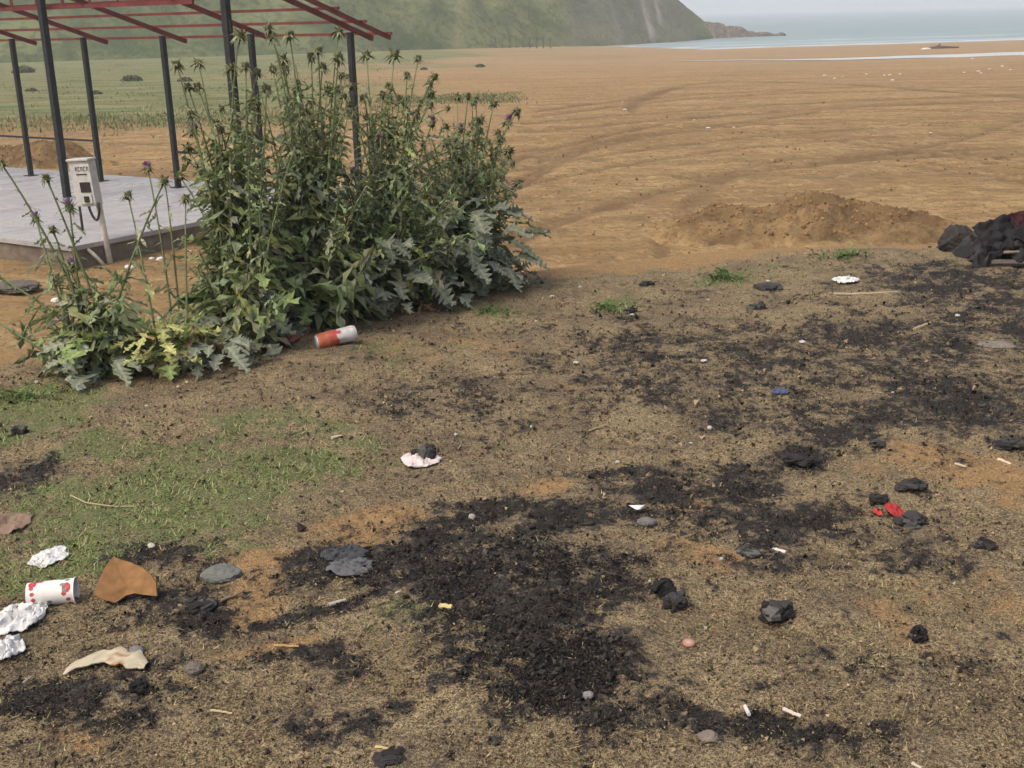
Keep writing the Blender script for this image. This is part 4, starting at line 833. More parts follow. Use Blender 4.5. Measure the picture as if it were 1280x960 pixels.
# drink can
m = pxm(421, 427); Lc = 51 * m; rc = 10.0 * m
prof = [(-.5, .0), (-.5, .55), (-.497, .80), (-.485, .86), (-.47, .84)] + [(x, 1.0 if abs(x) < .42 else 1 - (abs(x) - .42) * 2.2) for x in np.linspace(-.45, .45, 46)] + [(.47, .86), (.487, .88), (.494, .80), (.49, .55), (.485, 0)]
V, F, ax, an = lathe([(a * Lc, b * rc) for a, b in prof], 64); u = ax / Lc; col = np.tile((0.42, 0.085, 0.05), (len(V), 1)).astype(float)
col[(u < -.2)] = (0.46, 0.13, 0.06); wv = .02 * np.sin(an * 3)
white = (u + wv > .02); col[white] = (0.50, 0.47, 0.44)
top_ = np.sin(an + 1.0)
col[(u > -.22) & (u <= .05) & (top_ > .55)] = (0.55, 0.52, 0.50); col[(u > -.1) & (u < .12) & (np.abs(top_ + .1) < .25)] = (0.42, 0.06, 0.05)
col[(np.abs(u - .10) < .022) & (np.abs(an - 4.5) < .22)] = (0.02, 0.02, 0.02); col[(u > .16) & (u < .36) & (an > 4.0) & (an < 5.0)] = (0.32, 0.32, 0.32); col[(u > .12) & (u < .33) & (an > 5.6)] = (0.55, 0.12, 0.12)
col[np.abs(u) > .455] = (0.55, 0.55, 0.56)
can = empty('drink_can', place(421, 433, rc * 1.05), 'crushed orange and white drink can lying under the thistle clump', 'can')
V[:, 1:] *= (1 - .10 * np.exp(-((u - .1) / .12) ** 2) * (np.sin(an * 2) > .3))[:, None]
RC = rotz(math.radians(20)) @ np.array(Matrix.Rotation(math.radians(-8), 3, 'Y')); o = mk('body', V @ RC.T, quads(F), M_CAN, can, col=col, smooth=True)
Vt, Ft = box((Lc * .478, .004, 0), (.002, .012, .02)); mk('ring_pull', Vt @ RC.T, Ft, M_CAN, can, col=np.array((.5, .5, .5)))
# strawberry cup
m = pxm(67, 742); Lc = 56 * m; r0, r1 = 14.5 * m, 15.8 * m
prof = [(-.5, r0 * .85), (-.5, r0)] + [(x, r0 + (r1 - r0) * (x + .5)) for x in np.linspace(-.49, .48, 70)] + [(.485, r1 * 1.05), (.5, r1 * 1.05), (.505, r1 * 1.0), (.49, r1 * .95), (.2, r1 * .9), (-.45, r0 * .9), (-.46, 0)]
prof = [(-.46, 0.0), (-.46, r0 * .85)] + prof
V, F, ax, an = lathe([(a * Lc, b) for a, b in prof], 120); u = ax / Lc; col = np.tile((0.66, 0.63, 0.57), (len(V), 1)).astype(float)
for k in range(30):
    uu = [-.34, .36, -.05, .12, -.2, .3][k % 6] + rng.uniform(-.06, .06); aa = (k * 1.13) % 6.283; du = (u - uu) * Lc; da = ((an - aa + math.pi) % (2 * math.pi) - math.pi) * r0
    big = k % 5 in (0, 1); d = (du / (.0105 if big else .006)) ** 2 + (da / (.0125 if big else .005)) ** 2
    if k % 3 == 2: col[d < 1] = (0.16, 0.20, 0.17)
    else: col[d < 1] = (0.36, 0.035, 0.045); col[(d < .25) & (np.sin(du * 2600) * np.sin(da * 2600) > .4)] = (.55, .2, .18)
inside_ = (np.arange(len(V)) >= (len(prof) - 4) * 120); col[inside_] = (.6, .58, .54)
cup = empty('paper_cup', place(67, 752, r0 * .85), 'white paper cup with red strawberry print lying by the brown shard', 'cup')
RC = rotz(math.radians(9)) @ np.array(Matrix.Rotation(math.radians(70), 3, 'X')); mk('body', V @ RC.T, quads(F), M_LITTER, cup, col=col, smooth=True)
ringP = np.array([(Lc * .497, r1 * 1.03 * math.cos(a), r1 * 1.03 * math.sin(a)) for a in np.linspace(0, 2 * math.pi, 41)]); Vt, Ft = tube(ringP, .0017, 6, False); mk('rolled_rim', Vt @ RC.T, Ft, M_LITTER, cup, col=np.array((.68, .66, .6)), smooth=True)
# crumpled sheets
def crumple(name, px, py, wpx, hpx, seed, colr, label, cat, hgt=.5, thick=.0012, mat=None, shape=None, n=34, rot=0.0, stain=None, fold=7.0, group=None):
    m = pxm(px, py); W, D = wpx * m, hpx * m / .42; u = np.linspace(-.5, .5, n); U, Vv = np.meshgrid(u, u)
    r = np.random.default_rng(seed); ang = np.arctan2(Vv, U); sq = np.maximum(np.abs(U), np.abs(Vv)) * 2; rad = np.sqrt(U ** 2 + Vv ** 2) + 1e-6
    lob = .72 + .5 * fbm(np.cos(ang) * 1.6 + seed, np.sin(ang) * 1.6, seed, 3); X = U / rad * sq * .5 * lob * W; Y = Vv / rad * sq * .5 * lob * D
    rid = 1 - np.abs(2 * fbm(U * fold * .45 + seed, Vv * fold * .45, seed, 3) - 1); Z = hgt * min(W, D) * (rid - .55) * (1 - .6 * sq ** 2) + .15 * hgt * min(W, D) * (fbm(U * fold * 2, Vv * fold * 2, seed + 3, 2) - .5)
    X += .12 * W * (fbm(U * fold, Vv * fold, seed + 5, 2) - .5); Y += .12 * D * (fbm(U * fold, Vv * fold, seed + 7, 2) - .5); Z = np.maximum(Z, -.003 + .004 * sq)
    P = np.stack([X, Y, Z], -1).reshape(-1, 3) @ rotz(rot).T; c = np.tile(colr, (n * n, 1)).astype(float) * (.9 + .2 * fbm(U * 6, Vv * 6, seed + 9, 2)).reshape(-1, 1)
    if stain is not None: mk_ = sstep(.52, .62, fbm(U * 5, Vv * 5, seed + 11, 3)).reshape(-1, 1); c = c * (1 - mk_) + np.array(stain) * mk_
    o = mk(name, P, grid_faces(n, n), mat or M_PAPER, col=c, smooth=True, loc=place(px, py, .004)); sm = o.modifiers.new('thickness', 'SOLIDIFY'); sm.thickness = thick
    return tag(o, label, cat, group)
WH = (0.60, 0.59, 0.565)
crumple('tissue', 63, 694, 46, 24, 501, WH, 'flat white paper scrap lying on green grass above the cup', 'paper scrap', .25)
crumple('plastic_bag', 22, 778, 60, 34, 503, WH, 'torn white crumpled plastic below the strawberry cup at the left edge', 'plastic scrap', .5)
crumple('plastic_bag', 44, 772, 26, 34, 505, WH, 'white twisted plastic knot touching the strawberry cup', 'plastic scrap', .8)
crumple('plastic_bag', 8, 817, 44, 26, 507, WH, 'white crumpled plastic lump, lowest of the white scraps at the left edge', 'plastic scrap', .7)
crumple('napkin', 526, 577, 52, 22, 509, (0.58, 0.50, 0.47), 'pinkish white napkin on the ground under a black charcoal lump', 'napkin', .35)
crumple('tissue', 1057, 352, 34, 13, 511, WH, 'white crumpled scrap on dark soil left of the burnt debris', 'paper scrap', .5)
crumple('red_wrapper', 363, 428, 24, 22, 513, (0.30, 0.10, 0.07), 'dull red crumpled wrapper left of the drink can', 'wrapper', .9)
crumple('cardboard_piece', 8, 652, 60, 26, 515, (0.20, 0.135, 0.095), 'torn brown cardboard flap at the left edge on the grass', 'cardboard', .3, .003, M_RUST, fold=3.5)
crumple('red_wrapper', 1118, 636, 20, 18, 517, (0.32, 0.04, 0.042), 'bright red crumpled wrapper among charcoal lumps at right', 'wrapper', .9)
crumple('red_wrapper', 1097, 637, 10, 9, 519, (0.45, 0.06, 0.05), 'smaller red scrap left of the bright red wrapper', 'wrapper', .8)
crumple('blue_scrap', 975, 490, 22, 9, 521, (0.07, 0.09, 0.16), 'dull blue plastic scrap on dark soil at the upper right', 'plastic scrap', .4)
crumple('grey_sheet', 1245, 430, 44, 14, 523, (0.17, 0.15, 0.125), 'flat grey brown sheet lying on burnt soil near the right edge', 'sheet', .15, .003, M_RUST)
crumple('burnt_sheet', 432, 697, 62, 20, 525, (0.045, 0.048, 0.052), 'flat blackened sheet at the upper left of the main burnt patch', 'burnt sheet', .35, .003, M_RUST)
crumple('burnt_sheet', 440, 716, 60, 22, 527, (0.09, 0.09, 0.092), 'grey ash covered sheet just below the blackened sheet', 'burnt sheet', .3, .003, M_RUST)
# brown shard: a bent thick piece standing on edge
m = pxm(160, 735); out = (np.array([(-40, -10), (-28, -15), (-15, -19), (-2, -11), (8, -9), (20, -11), (37, -13), (34, 2), (24, 12), (13, 19), (-5, 26), (-16, 29), (-28, 33), (-33, 22), (-36, 8)], float) + [0, 19]) * m
def shard_verts(off):
    V = []
    for x, h in out: V.append((x, off + .05 * (h / .08) ** 2 * .6 - .6 * x * x / .08 * .25, h * 1.12))
    return np.array(V)
cen = np.array([[0, 0.0, 15 * m]]); Vf, Vb = shard_verts(-.005), shard_verts(.005); nO = len(out)
ring1 = lambda Vv, k: Vv * k + np.array([0, Vv[:, 1].mean(), 14 * m]) * (1 - k)
lay = [ring1(Vf, .5), Vf, Vb, ring1(Vb, .5)]; V = np.concatenate(lay + [lay[0].mean(0, keepdims=True), lay[3].mean(0, keepdims=True)]); F = []
for a in range(3):
    for i_ in range(nO): j_ = (i_ + 1) % nO; F += [(a * nO + i_, a * nO + j_, (a + 1) * nO + j_), (a * nO + i_, (a + 1) * nO + j_, (a + 1) * nO + i_)]
for i_ in range(nO): j_ = (i_ + 1) % nO; F += [(4 * nO, j_, i_), (4 * nO + 1, 3 * nO + i_, 3 * nO + j_)]
tiltm = np.array(Matrix.Rotation(math.radians(-30), 3, 'X'))
o = mk('brown_shard', V @ tiltm.T, np.array(F), M_RUST, col=np.array((0.215, 0.112, 0.045)), loc=place(160, 754, .004)); bev(o, .002, 2); tag(o, 'rusty brown bent shard standing beside the strawberry cup', 'shard')
# cream coloured curled peel
m = pxm(138, 833); tt = np.linspace(0, 1, 26); cxp = (tt - .5) * 96 * m; cyp = (-8 + 12 * np.sin(tt * 2.6 + .25) + 3.5 * (fbm(tt * 6, tt * 0, 539, 3) - .5)) * m / .44; czp = .006 + .012 * np.sin(math.pi * tt); wdp = 9.5 * np.interp(tt, [0, .08, .45, .8, 1], [.8, 1, .8, .95, .5]) * (.45 + 1.1 * fbm(tt * 9, tt * 0, 537, 3)) * m / .6
rows = []; cols = []
for k, q in enumerate(np.linspace(-1, 1, 7)): rows.append(np.stack([cxp + .12 * q * wdp, cyp + q * wdp * (.8 + .5 * fbm(tt * 12, 0 * tt + q * 3, 541, 2)), czp * .7 + .004 * (1 - q * q)], -1)); st_ = sstep(.45, .62, fbm(tt * 6 + 2, q * 2 + 0 * tt, 531, 3))[:, None] * (np.abs(tt - .56) < .16)[:, None]; cols.append((np.array((.44, .385, .265)) * (.75 + .5 * fbm(tt * 9, q * 3 + 0 * tt, 533, 3))[:, None] * (1 - st_) + np.array((.30, .12, .04)) * st_))
o = mk('peel_strip', np.concatenate(rows), grid_faces(7, 26), M_PAPER, col=np.concatenate(cols), smooth=False, loc=place(138, 833, .002)); sm = o.modifiers.new('thickness', 'SOLIDIFY'); sm.thickness = .003; tag(o, 'curled cream coloured peel strip with a brown stain, left foreground', 'peel')
# lumps of charcoal and stones
def lump(name, px, py, wpx, hpx, seed, label, mat, colr, cat, group=None, rough=.45, up=.55, dz=0.0):
    m = pxm(px, py); s = wpx * m; hh = hpx * m; V, F = rock((s, s * .85, hh * 1.15), seed, rough, 3, 2.2)
    V = V + ICO[3][0] * (0.05 * min(s, hh) * (rng.random((len(V), 1)) - .5))
    o = mk(name, V, F, mat, col=np.array(colr) * (1 + .5 * n3(ICO[3][0], 4, seed))[:, None], smooth=False, loc=place(px, py + hpx * .30, hh * .30 + dz)); return tag(o, label, cat, group)
def charred(name, px, py, wpx, hpx, seed, label, colr, cat, group=None):
    """a crumbling lump: angular pieces of different size fused into one body, with fallen crumbs round it"""
    m = pxm(px, py); s = wpx * m * 1.3; hh = hpx * m * 1.35; r = np.random.default_rng(seed); parts = []
    for k in range(26):
        core = k < 13; q = r.normal(size=3); q /= np.linalg.norm(q); q *= r.random() ** .5 * (.34 if core else .62)
        p = q * [s, s * .85, hh * .8]; ext = (.42 if core else .16) * r.uniform(.6, 1.3)
        if not core: p[2] = -hh * .28
        Vk = ICO[1][0] * (1 + .30 * r.normal(size=(len(ICO[1][0]), 1))); Vk = np.clip(Vk, -.8, .8) * np.array([s, s * .85, min(hh, s) * 1.0]) * ext * .55 * r.uniform(.7, 1.3, 3)
        parts.append((Vk @ rotz(r.uniform(0, 6)).T + p, ICO[1][1], np.array(colr) * r.uniform(.6, 1.7) + (r.random() < .12) * np.array((.05, .048, .044))))
    V, F, c = join(parts)
    return tag(mk(name, V, F, M_CHAR, col=c, loc=place(px, py + hpx * .25, hh * .26)), label, cat, group)
BK = (0.019, 0.0178, 0.0165); GRP = 'charcoal lumps on the mound'
for px, py, wp, hp, lab in [(529, 567, 34, 24, 'black charcoal lump sitting on the pinkish napkin'), (829, 738, 32, 22, 'black charcoal lump, upper one of the touching pair right of the main burnt patch'), (847, 753, 32, 20, 'black charcoal lump, lower one of the touching pair right of the main burnt patch'),
                            (968, 763, 44, 28, 'largest round black charcoal lump in the right foreground'), (1150, 790, 28, 18, 'lone black charcoal lump on bare soil in the right foreground'), (1099, 619, 26, 16, 'round dark charcoal lump just above the small red scrap'), (1140, 604, 38, 14, 'wide dark charcoal lump above the bright red wrapper'),
                            (1140, 647, 46, 11, 'flat black charcoal slab just below the bright red wrapper'), (1266, 553, 44, 16, 'flat black charcoal slab on orange soil at the right edge'), (1000, 571, 38, 12, 'dark grey flat lump above the orange soil patch at right'), (26, 540, 20, 14, 'small black charcoal lump on grass at the left edge'), (1098, 552, 20, 11, 'small dark lump on soil above the round charcoal lump'),
                            (808, 353, 17, 7, 'small dark lump at the mound edge below the sand'), (790, 386, 15, 6, 'small dark lump on soil below the green edge weed'), (945, 383, 22, 7, 'flat dark lump on the upper mound below the large sand heap'), (962, 357, 32, 9, 'wide dark purple lump near the mound edge'), (250, 756, 34, 14, 'black charcoal clump right of the brown shard'), (178, 862, 30, 15, 'dark charcoal clump below the cream peel strip'),
                            (935, 687, 30, 8, 'flat dark lump left of the small white stub at right'), (490, 956, 40, 10, 'dark blue black lump at the bottom edge'), (1228, 676, 28, 11, 'brown black tuft of burnt matter near the right edge')]:
    charred('charcoal_lump', px, py, wp, hp, int(px * 3 + py), lab, np.array(BK) * rng.uniform(.9, 1.8), 'charcoal', GRP)
for px, py, wp, hp, lab, cl in [(277, 714, 50, 17, 'flat grey stone right of the brown shard', (.125, .128, .112)), (735, 887, 14, 9, 'pale grey pebble below the main burnt patch', (.19, .18, .17)), (885, 923, 26, 12, 'rounded brown pebble at the bottom right of the middle', (.17, .14, .11)), (102, 487, 12, 9, 'white pebble at the foot of the small thistle', (.5, .5, .48)), (808, 650, 24, 9, 'grey rock chip under the white shell in the ash band', (.13, .125, .115)),
                                (243, 838, 24, 14, 'dull brown stone right of the cream peel strip', (.13, .11, .09)), (590, 646, 10, 8, 'small pale stone chip at the top of the main burnt patch', (.3, .28, .24)), (720, 452, 7, 3, 'tiny white stone on the upper mound middle', (.40, .38, .34)), (880, 451, 8, 3, 'tiny white stone on dark soil right of middle', (.40, .38, .36)), (1003, 426, 8, 3.5, 'small white stone on dark soil below the white scrap', (.42, .40, .38)), (170, 815, 20, 10, 'small grey stone above the cream peel strip', (.16, .155, .15))]:
    lump('stone', px, py, wp, hp, int(px * 5 + py), lab, M_RUST, cl, 'stone', 'stones on the mound', .3)
# bottle cap
m = pxm(861, 808); rC = 8.5 * m; pr_ = [(0, rC * .02), (0, rC * .8), (-.002, rC * .93), (-.006, rC), (-.0065, rC * .95), (-.002, rC * .85), (-.0015, 0)]
V, F, ax, an = lathe(pr_, 42); V[:, 1:] *= (1 + .05 * (np.sin(an * 21) * (ax < -.004)))[:, None]; V = V[:, [1, 2, 0]]; col = np.tile((.30, .145, .10), (len(V), 1)); col[(np.hypot(V[:, 0], V[:, 1]) < rC * .5)] = (.44, .30, .24)
tag(mk('bottle_cap', V @ np.array(Matrix.Rotation(.15, 3, 'X')).T, quads(F), M_LITTER, col=col, smooth=True, loc=place(861, 808, .010)), 'pinkish bottle cap lying on soil in the right foreground', 'bottle cap')
# white shell fragment
m = pxm(797, 639); tt = np.linspace(0, 1, 16); rows = [np.stack([(tt - .5) * 20 * m, (q * 2.6 * np.sin(math.pi * tt) + 14 * (tt - .5) ** 2) * m / .4, .008 + .006 * np.sin(math.pi * tt) * (1 - q * q) + 0 * tt], -1) for q in np.linspace(-1, 1, 5)]
o = mk('shell_fragment', np.concatenate(rows), grid_faces(5, 16), M_PAPER, col=np.array((.72, .71, .69)), smooth=True, loc=place(797, 639, .010)); sm = o.modifiers.new('thickness', 'SOLIDIFY'); sm.thickness = .002; tag(o, 'white crescent shell fragment in the ash band', 'shell')
# sticks, stubs and straws
def stick(name, pl, rpx, colr, label, cat, group=None, mat=None, taper=.6, lift=.006, end=None):
    P = np.array([place(*q) for q in pl]); c = P.mean(0); m = pxm(*pl[0]); n = 8
    k = np.linspace(0, len(P) - 1, n); Q = np.stack([np.interp(k, np.arange(len(P)), P[:, j]) for j in range(3)], -1) - c; Q[:, 2] += lift + rng.normal(0, .0008, n); rad = np.linspace(1, taper, n) * rpx * m
    V, F = tube(Q, rad, 7); cl = np.tile(colr, (len(V), 1)).astype(float)
    if end is not None: cl[:14] = end
    return tag(mk(name, V, F, mat or M_PAPER, col=cl, smooth=False, loc=c), label, cat, group)
TAN = (.46, .37, .20); WHT = (.56, .54, .49); YLW = (.50, .40, .17)
stick('dry_twig', [(88, 617), (110, 627), (140, 630), (168, 630)], 1.1, (.38, .31, .18), 'thin forked dry twig lying on the green grass', 'twig')
stick('dry_twig', [(140, 630), (146, 626), (149, 623)], .8, (.38, .31, .18), 'short side shoot by the thin dry twig on the grass', 'twig')
stick('wooden_stick', [(1042, 368), (1080, 368), (1122, 366)], 2.0, (.36, .30, .20), 'long thin pale stick on dark soil below the white scrap', 'stick')
stick('wooden_stick', [(1143, 412), (1163, 404)], 2.4, (.38, .30, .18), 'short tan stick on dark soil right of the long thin stick', 'stick')
stick('cigarette_stub', [(931, 890), (936, 900)], 2.6, WHT, 'white cigarette stub standing nearly upright in the bottom right foreground', 'cigarette stub', None, None, 1.0, .008)
stick('cigarette_stub', [(979, 891), (1001, 900)], 2.6, (.55, .48, .38), 'beige cigarette stub lying right of the white stub at the bottom right', 'cigarette stub', None, None, 1.0)
stick('cigarette_stub', [(966, 684), (982, 688)], 2.4, WHT, 'white stub by the flat dark lump right of the middle', 'cigarette stub', None, None, 1.0)
stick('cigarette_stub', [(1248, 572), (1264, 579)], 2.0, (.55, .45, .32), 'thin beige stub on orange soil below the flat charcoal slab', 'cigarette stub', None, None, 1.0)
stick('wooden_stick', [(1194, 577), (1208, 581)], 1.6, (.5, .42, .30), 'short pale stick on orange soil left of the thin beige stub', 'stick')
stick('wooden_stick', [(550, 771), (566, 775)], 3.4, (.55, .45, .20), 'short yellow wood piece inside the main burnt patch', 'stick', None, None, .9)
stick('straw_piece', [(470, 944), (505, 949)], 2.4, YLW, 'yellow straw piece at the bottom edge above the dark lump', 'straw')
stick('straw_piece', [(343, 812), (374, 815)], 1.8, (.42, .26, .11), 'orange brown straw piece on orange soil left of the burnt patch', 'straw')
stick('straw_piece', [(264, 894), (291, 898)], 1.8, TAN, 'tan straw piece on soil in the left foreground', 'straw')
stick('wooden_stick', [(412, 762), (433, 757)], 2.6, (.42, .38, .32), 'pale grey splinter left of the main burnt patch', 'stick')
stick('wooden_stick', [(495, 754), (502, 751)], 1.8, (.6, .57, .5), 'tiny white splinter above the yellow wood piece', 'stick')
stick('wooden_stick', [(276, 752), (300, 742), (306, 738)], 2.0, (.24, .18, .12), 'brown splinter right of the black clump by the shard', 'stick')
stick('wooden_stick', [(415, 549), (427, 546)], 2.2, (.52, .46, .36), 'small pale chip on the grass edge left of the napkin', 'stick')
stick('wooden_stick', [(1140, 956), (1152, 962)], 2.4, (.5, .43, .33), 'beige stub cut by the bottom edge at right', 'stick')
stick('wooden_stick', [(30, 858), (42, 850)], 1.8, (.34, .30, .25), 'short grey splinter at the left below the white plastic', 'stick')
stick('straw_piece', [(735, 540), (757, 532)], 1.2, (.38, .33, .17), 'thin dry straw on brown soil in the upper middle', 'straw')
# small pale bits: each its own piece
bits = [(189, 680, 13, 10, (.62, .60, .46), 'small cream cube shaped scrap on the grass edge right of the paper scrap'), (887, 533, 9, 8, WHT, 'white chip on soil above the ash band'), (863, 553, 9, 7, (.6, .56, .48), 'cream chip just above the orange patch in the ash band'), (902, 696, 7, 6, WHT, 'white chip on orange soil left of the white stub'), (772, 575, 8, 4, WHT, 'tiny white chip above the dark bar left of the ash band'),
        (1265, 524, 8, 6, WHT, 'white chip in the ash at the right edge'), (812, 729, 5, 4, WHT, 'tiny white speck touching the upper charcoal lump of the pair'), (797, 798, 14, 4, (.5, .5, .46), 'thin white chip left of the bottle cap'), (705, 891, 9, 4, (.5, .5, .4), 'thin pale chip below the main burnt patch left of the pebble'), (570, 543, 7, 5, WHT, 'white chip on soil above the napkin'), (490, 509, 6, 4, WHT, 'tiny white chip on soil in the upper middle'), (311, 623, 8, 6, (.5, .52, .55), 'pale chip on the grass right of the thin twig'),
        (545, 856, 4, 4, WHT, 'tiny white chip in the lower part of the burnt patch'), (517, 848, 5, 4, WHT, 'tiny white chip left of the lower burnt patch'), (455, 900, 5, 4, WHT, 'tiny white chip near the bottom left of the burnt patch'), (664, 533, 5, 5, WHT, 'tiny white chip in the middle of the upper mound'), (46, 479, 8, 6, WHT, 'white chip on green grass left of the small thistle'), (184, 512, 7, 4, (.6, .55, .45), 'cream chip on soil below the small thistle'), (223, 488, 6, 4, (.55, .5, .4), 'cream chip on soil below the yellow rosette'),
        (690, 368, 9, 5, (.6, .54, .42), 'cream chip on soil right of the thistle clump'), (725, 357, 7, 6, (.6, .52, .45), 'pale chip beside the small sand heap'), (960, 350, 8, 3, WHT, 'small white chip on the mound edge above the flat dark lump'), (790, 392, 8, 4, WHT, 'white chip directly below the small dark lump on soil'), (670, 400, 6, 4, (.55, .48, .4), 'tiny cream chip right of the bright green weed'), (1197, 393, 10, 5, WHT, 'white chip on dark soil right of the short tan stick'), (851, 438, 8, 4, WHT, 'white chip on dark soil upper right of the middle'), (1116, 488, 5, 4, WHT, 'tiny white chip in the upper ash at right')]
for px, py, wp, hp, cl, lab in bits: lump('pale_chip', px, py, wp * .66, hp * .6, int(px + 11 * py), lab, M_LITTER, np.array(cl) * .72, 'chip', 'pale chips on the mound', .5)

# ------------------------------------------------------------------ burnt debris at the right
M_TARP = mat_vcol('scorched_plastic', .75, .2, 30, .4, bump=.6, bdist=.01)
lump('burnt_boulder', 1196, 304, 42, 36, 611, 'rounded dark grey stone at the left end of the burnt debris pile', M_RUST, (.036, .032, .029), 'stone', None, .35)
db = empty('burnt_debris_pile', place(1262, 325), 'black and dark red burnt debris pile at the right edge on the mound', 'debris pile'); DL = np.array(db.location); m = pxm(1250, 320)
hx = np.linspace(-62, 170, 90) * m; hy = np.linspace(-.28, .55, 50); X, Y = np.meshgrid(hx, hy)
ht = np.interp(X / m, [-62, -48, -30, -5, 20, 60, 120, 170], [0, 18, 32, 36, 50, 70, 60, 0]) * m; pr_ = np.clip(1 - ((Y - .12) / .36) ** 2, -.2, 1); Z = ht * pr_ * (.75 + .5 * fbm(X * 9, Y * 9, 621, 4)) + .07 * (np.abs(fbm(X * 14, Y * 14, 623, 3) - .5) * 2 - .3) * (ht > .01) - .02
cl = np.tile((.020, .019, .020), (X.size, 1)) * (1 + 1.5 * fbm(X * 20, Y * 20, 627, 3)).reshape(-1, 1)
mk('ash_core', np.stack([X, Y, Z], -1).reshape(-1, 3), grid_faces(50, 90), M_TARP, db, col=cl, smooth=False)
def dpiece(name, c, size, seed, colr, rot=(0, 0, 0), mat=M_TARP, lab=None):
    n = 16; u = np.linspace(-.5, .5, n); U, Vv = np.meshgrid(u, u); P = np.stack([U * size[0], Vv * size[1], size[2] * (fbm(U * 4 + seed, Vv * 4, seed, 3) - .5)], -1).reshape(-1, 3) @ np.array(Matrix.Rotation(rot[2], 3, 'Z') @ Matrix.Rotation(rot[1], 3, 'Y') @ Matrix.Rotation(rot[0], 3, 'X')).T
    o = mk(name, P, grid_faces(n, n), mat, db, col=np.array(colr), smooth=True, loc=c); sm = o.modifiers.new('thickness', 'SOLIDIFY'); sm.thickness = .006
    if lab: o['label'] = lab
for k_ in range(46):
    u_ = rng.random(); px_ = -52 + 150 * u_; hgt_ = np.interp(px_, [-62, -48, -30, -5, 20, 60, 120], [0, 20, 36, 42, 60, 85, 70]) * m; s_ = rng.uniform(.05, .15)
    Vk = np.clip(ICO[1][0] * (1 + .28 * rng.normal(size=(len(ICO[1][0]), 1))), -.75, .8) * np.array([s_ * rng.uniform(.8, 1.8), s_, s_ * rng.uniform(.35, .8)]) * .62
    o = mk('charred_chunk', Vk @ randrot(1)[0].T, ICO[1][1], M_TARP, db, col=np.array([(.016, .015, .016), (.026, .024, .024), (.034, .029, .027), (.020, .015, .014)][rng.integers(0, 4)]), loc=(px_ * m, rng.uniform(-.26, .1), hgt_ * rng.uniform(.05, .78)))
dpiece('scorched_sheet', (.07, -.02, 50 * m), (.18, .12, .08), 31, (.036, .009, .010), (.7, -.35, .2), lab='dark red scorched sheet')
dpiece('scorched_sheet', (.20, .0, 60 * m), (.22, .14, .08), 33, (.042, .010, .011), (.6, -.2, -.1), lab='dark red scorched sheet')
dpiece('scorched_sheet', (-.12, -.08, 38 * m), (.22, .16, .12), 35, (.016, .015, .016), (.7, -.25, .1))
dpiece('scorched_sheet', (.10, -.16, 30 * m), (.22, .14, .12), 37, (.022, .020, .020), (.9, .1, .2))
dpiece('ash_clump', (.085, -.24, 30 * m), (.09, .07, .05), 41, (.42, .41, .38), (.4, 0, 0), lab='white ash clump')
Vt, Ft = tube([(-.14, -.24, .085), (-.06, -.25, .088), (.02, -.25, .085)], .009, 6); mk('burnt_stick', Vt, Ft, M_RUST, db, col=np.array((.20, .16, .12)))
Vt, Ft = tube([(-.20, -.2, .02), (-.02, -.27, .03), (.2, -.26, .045)], .02, 6); mk('burnt_stick', Vt, Ft, M_RUST, db, col=np.array((.09, .075, .065)))

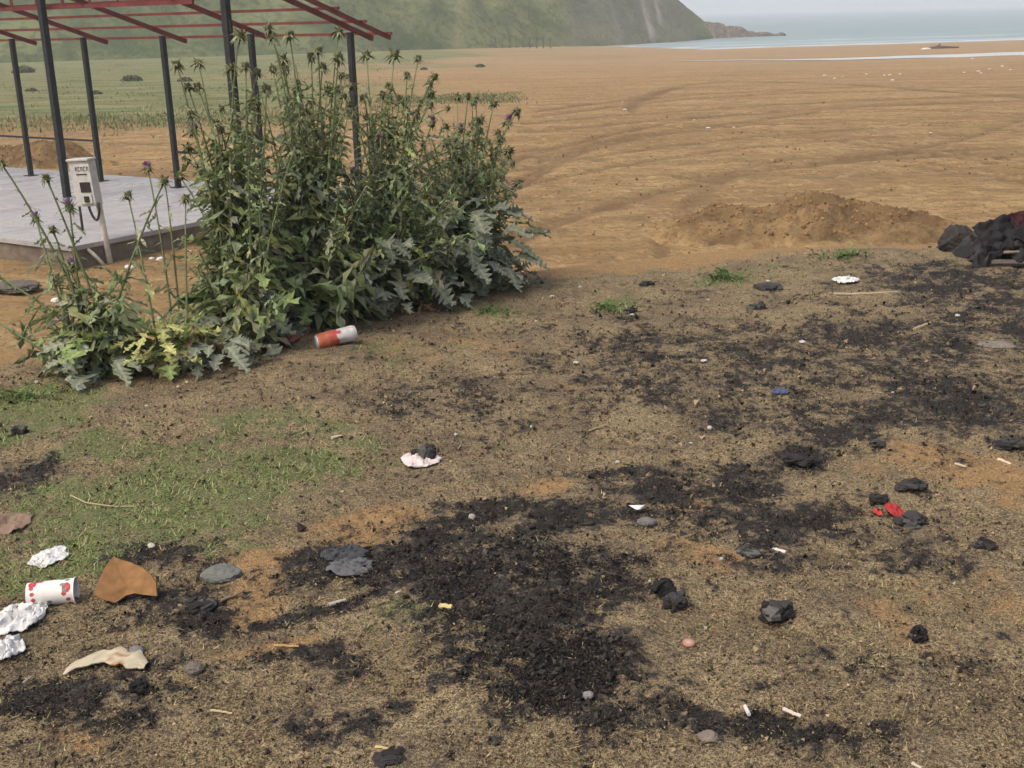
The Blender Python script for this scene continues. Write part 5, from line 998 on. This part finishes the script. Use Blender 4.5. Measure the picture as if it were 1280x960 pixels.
# ------------------------------------------------------------------ far small things on the beach
M_GULL = mat_simple('white_far', (0.60, 0.58, 0.54), (0.48, 0.45, 0.41), 3, .8)
far_bits = [(1031, 99, 7), (1043, 103, 6), (1053, 100, 5), (1083, 96, 6), (1105, 98, 5), (1112, 97, 7), (1125, 96, 6), (1115, 107, 7), (1205, 93, 5), (1223, 91, 8), (1226, 94, 6), (1253, 83, 7), (1263, 88, 6), (1237, 86, 5), (885, 166, 9), (917, 165, 6), (1122, 170, 5), (1163, 173, 6), (781, 138, 8), (778, 128, 5), (1216, 70, 6), (868, 153, 5)]
far_bits.sort(key=lambda q: (q[1] >= 120, q[0])); NF = sum(q[1] < 120 for q in far_bits)
for k, (px, py, wp) in enumerate(far_bits):
    zz = -2.0 - .012 * 20; c = atz(px, py, -2.3 if py < 120 else -1.85); s = wp * .65 * c[1] / 1480; V, F = rock((s, s * .6, s * .4), 700 + k, .6, 1)
    lab = NTH[k] + ' white litter speck from the left on the far sand before the stream' if py < 120 else NTH[k - NF] + ' white litter speck from the left on the open sand in mid distance'
    tag(mk('litter_speck', V, F, M_GULL, loc=(c[0], c[1], float(zg(c[0], c[1])) + s * .08)), lab, 'litter', 'litter on the far sand' if py < 120 else 'litter on the open sand')
M_DRIFT = mat_simple('driftwood_dark', (.09, .075, .06), (.05, .042, .035), 2, .9)
c = atz(1173, 61, -3.0); parts = []
V, F = tube([(-1.5, 0, .0), (0, .2, .12), (2.2, 0, .05)], [.10, .2, .1], 7); p1_ = (V, F); V2, F2 = tube([(-.2, .1, .1), (.1, .2, .35), (.3, .2, .5)], [.12, .1, .05], 6)
V, F, _ = join([p1_, (V2, F2)]); tag(mk('driftwood_log', V, F, M_DRIFT, loc=(c[0], c[1], float(zg(c[0], c[1])))), 'dark driftwood log on the sand by the shore at the right', 'driftwood')
c = atz(1158, 62, -3.0); V, F = rock((1.1, .6, .3), 811, .5, 2); tag(mk('shore_litter', V, F, M_GULL, loc=(c[0], c[1], float(zg(c[0], c[1])))), 'pale heap beside the driftwood log near the shore', 'heap')
# two white tanks and a short row of fence posts under the hill
for k, (px, py, lab) in enumerate([(613, 37, 'left of two small white tanks at the foot of the hill'), (663, 38.5, 'right of two small white tanks at the foot of the hill')]):
    Yd = 184.0 + 6 * k; p = atd(px, py, Yd); g = float(max(zg(p[0], Yd), SEA_Z) + max(hill_h(np.array(p[0]), np.array(Yd)), 0)); rt_ = empty('white_tank', (p[0], p[1], g), lab, 'tank', 'white tanks at the foot of the hill')
    V, F = ICO[2]; mk('tank_body', V * [.36, .36, .34] + [0, 0, p[2] - g], F, M_GULL, rt_, smooth=True); Vt, Ft = tube([(0, 0, -.2), (0, 0, p[2] - g - .2)], .10, 6); mk('support', Vt, Ft, M_ROD, rt_)
for k in range(9):
    px = 620 + k * 8.5; c = atz(px, 60.5 - .02 * k, -2.9); V, F = beam((0, 0, -.3), (rng.normal(0, .05), 0, 1.5 + rng.uniform(-.2, .2)), .16, .16, up=(1, 0, 0))
    tag(mk('fence_post', V, F, M_DRIFT, loc=(c[0], c[1], float(zg(c[0], c[1])))), NTH[k] + ' thin grey fence post from the left in the row under the hill', 'fence post', 'fence posts under the hill')
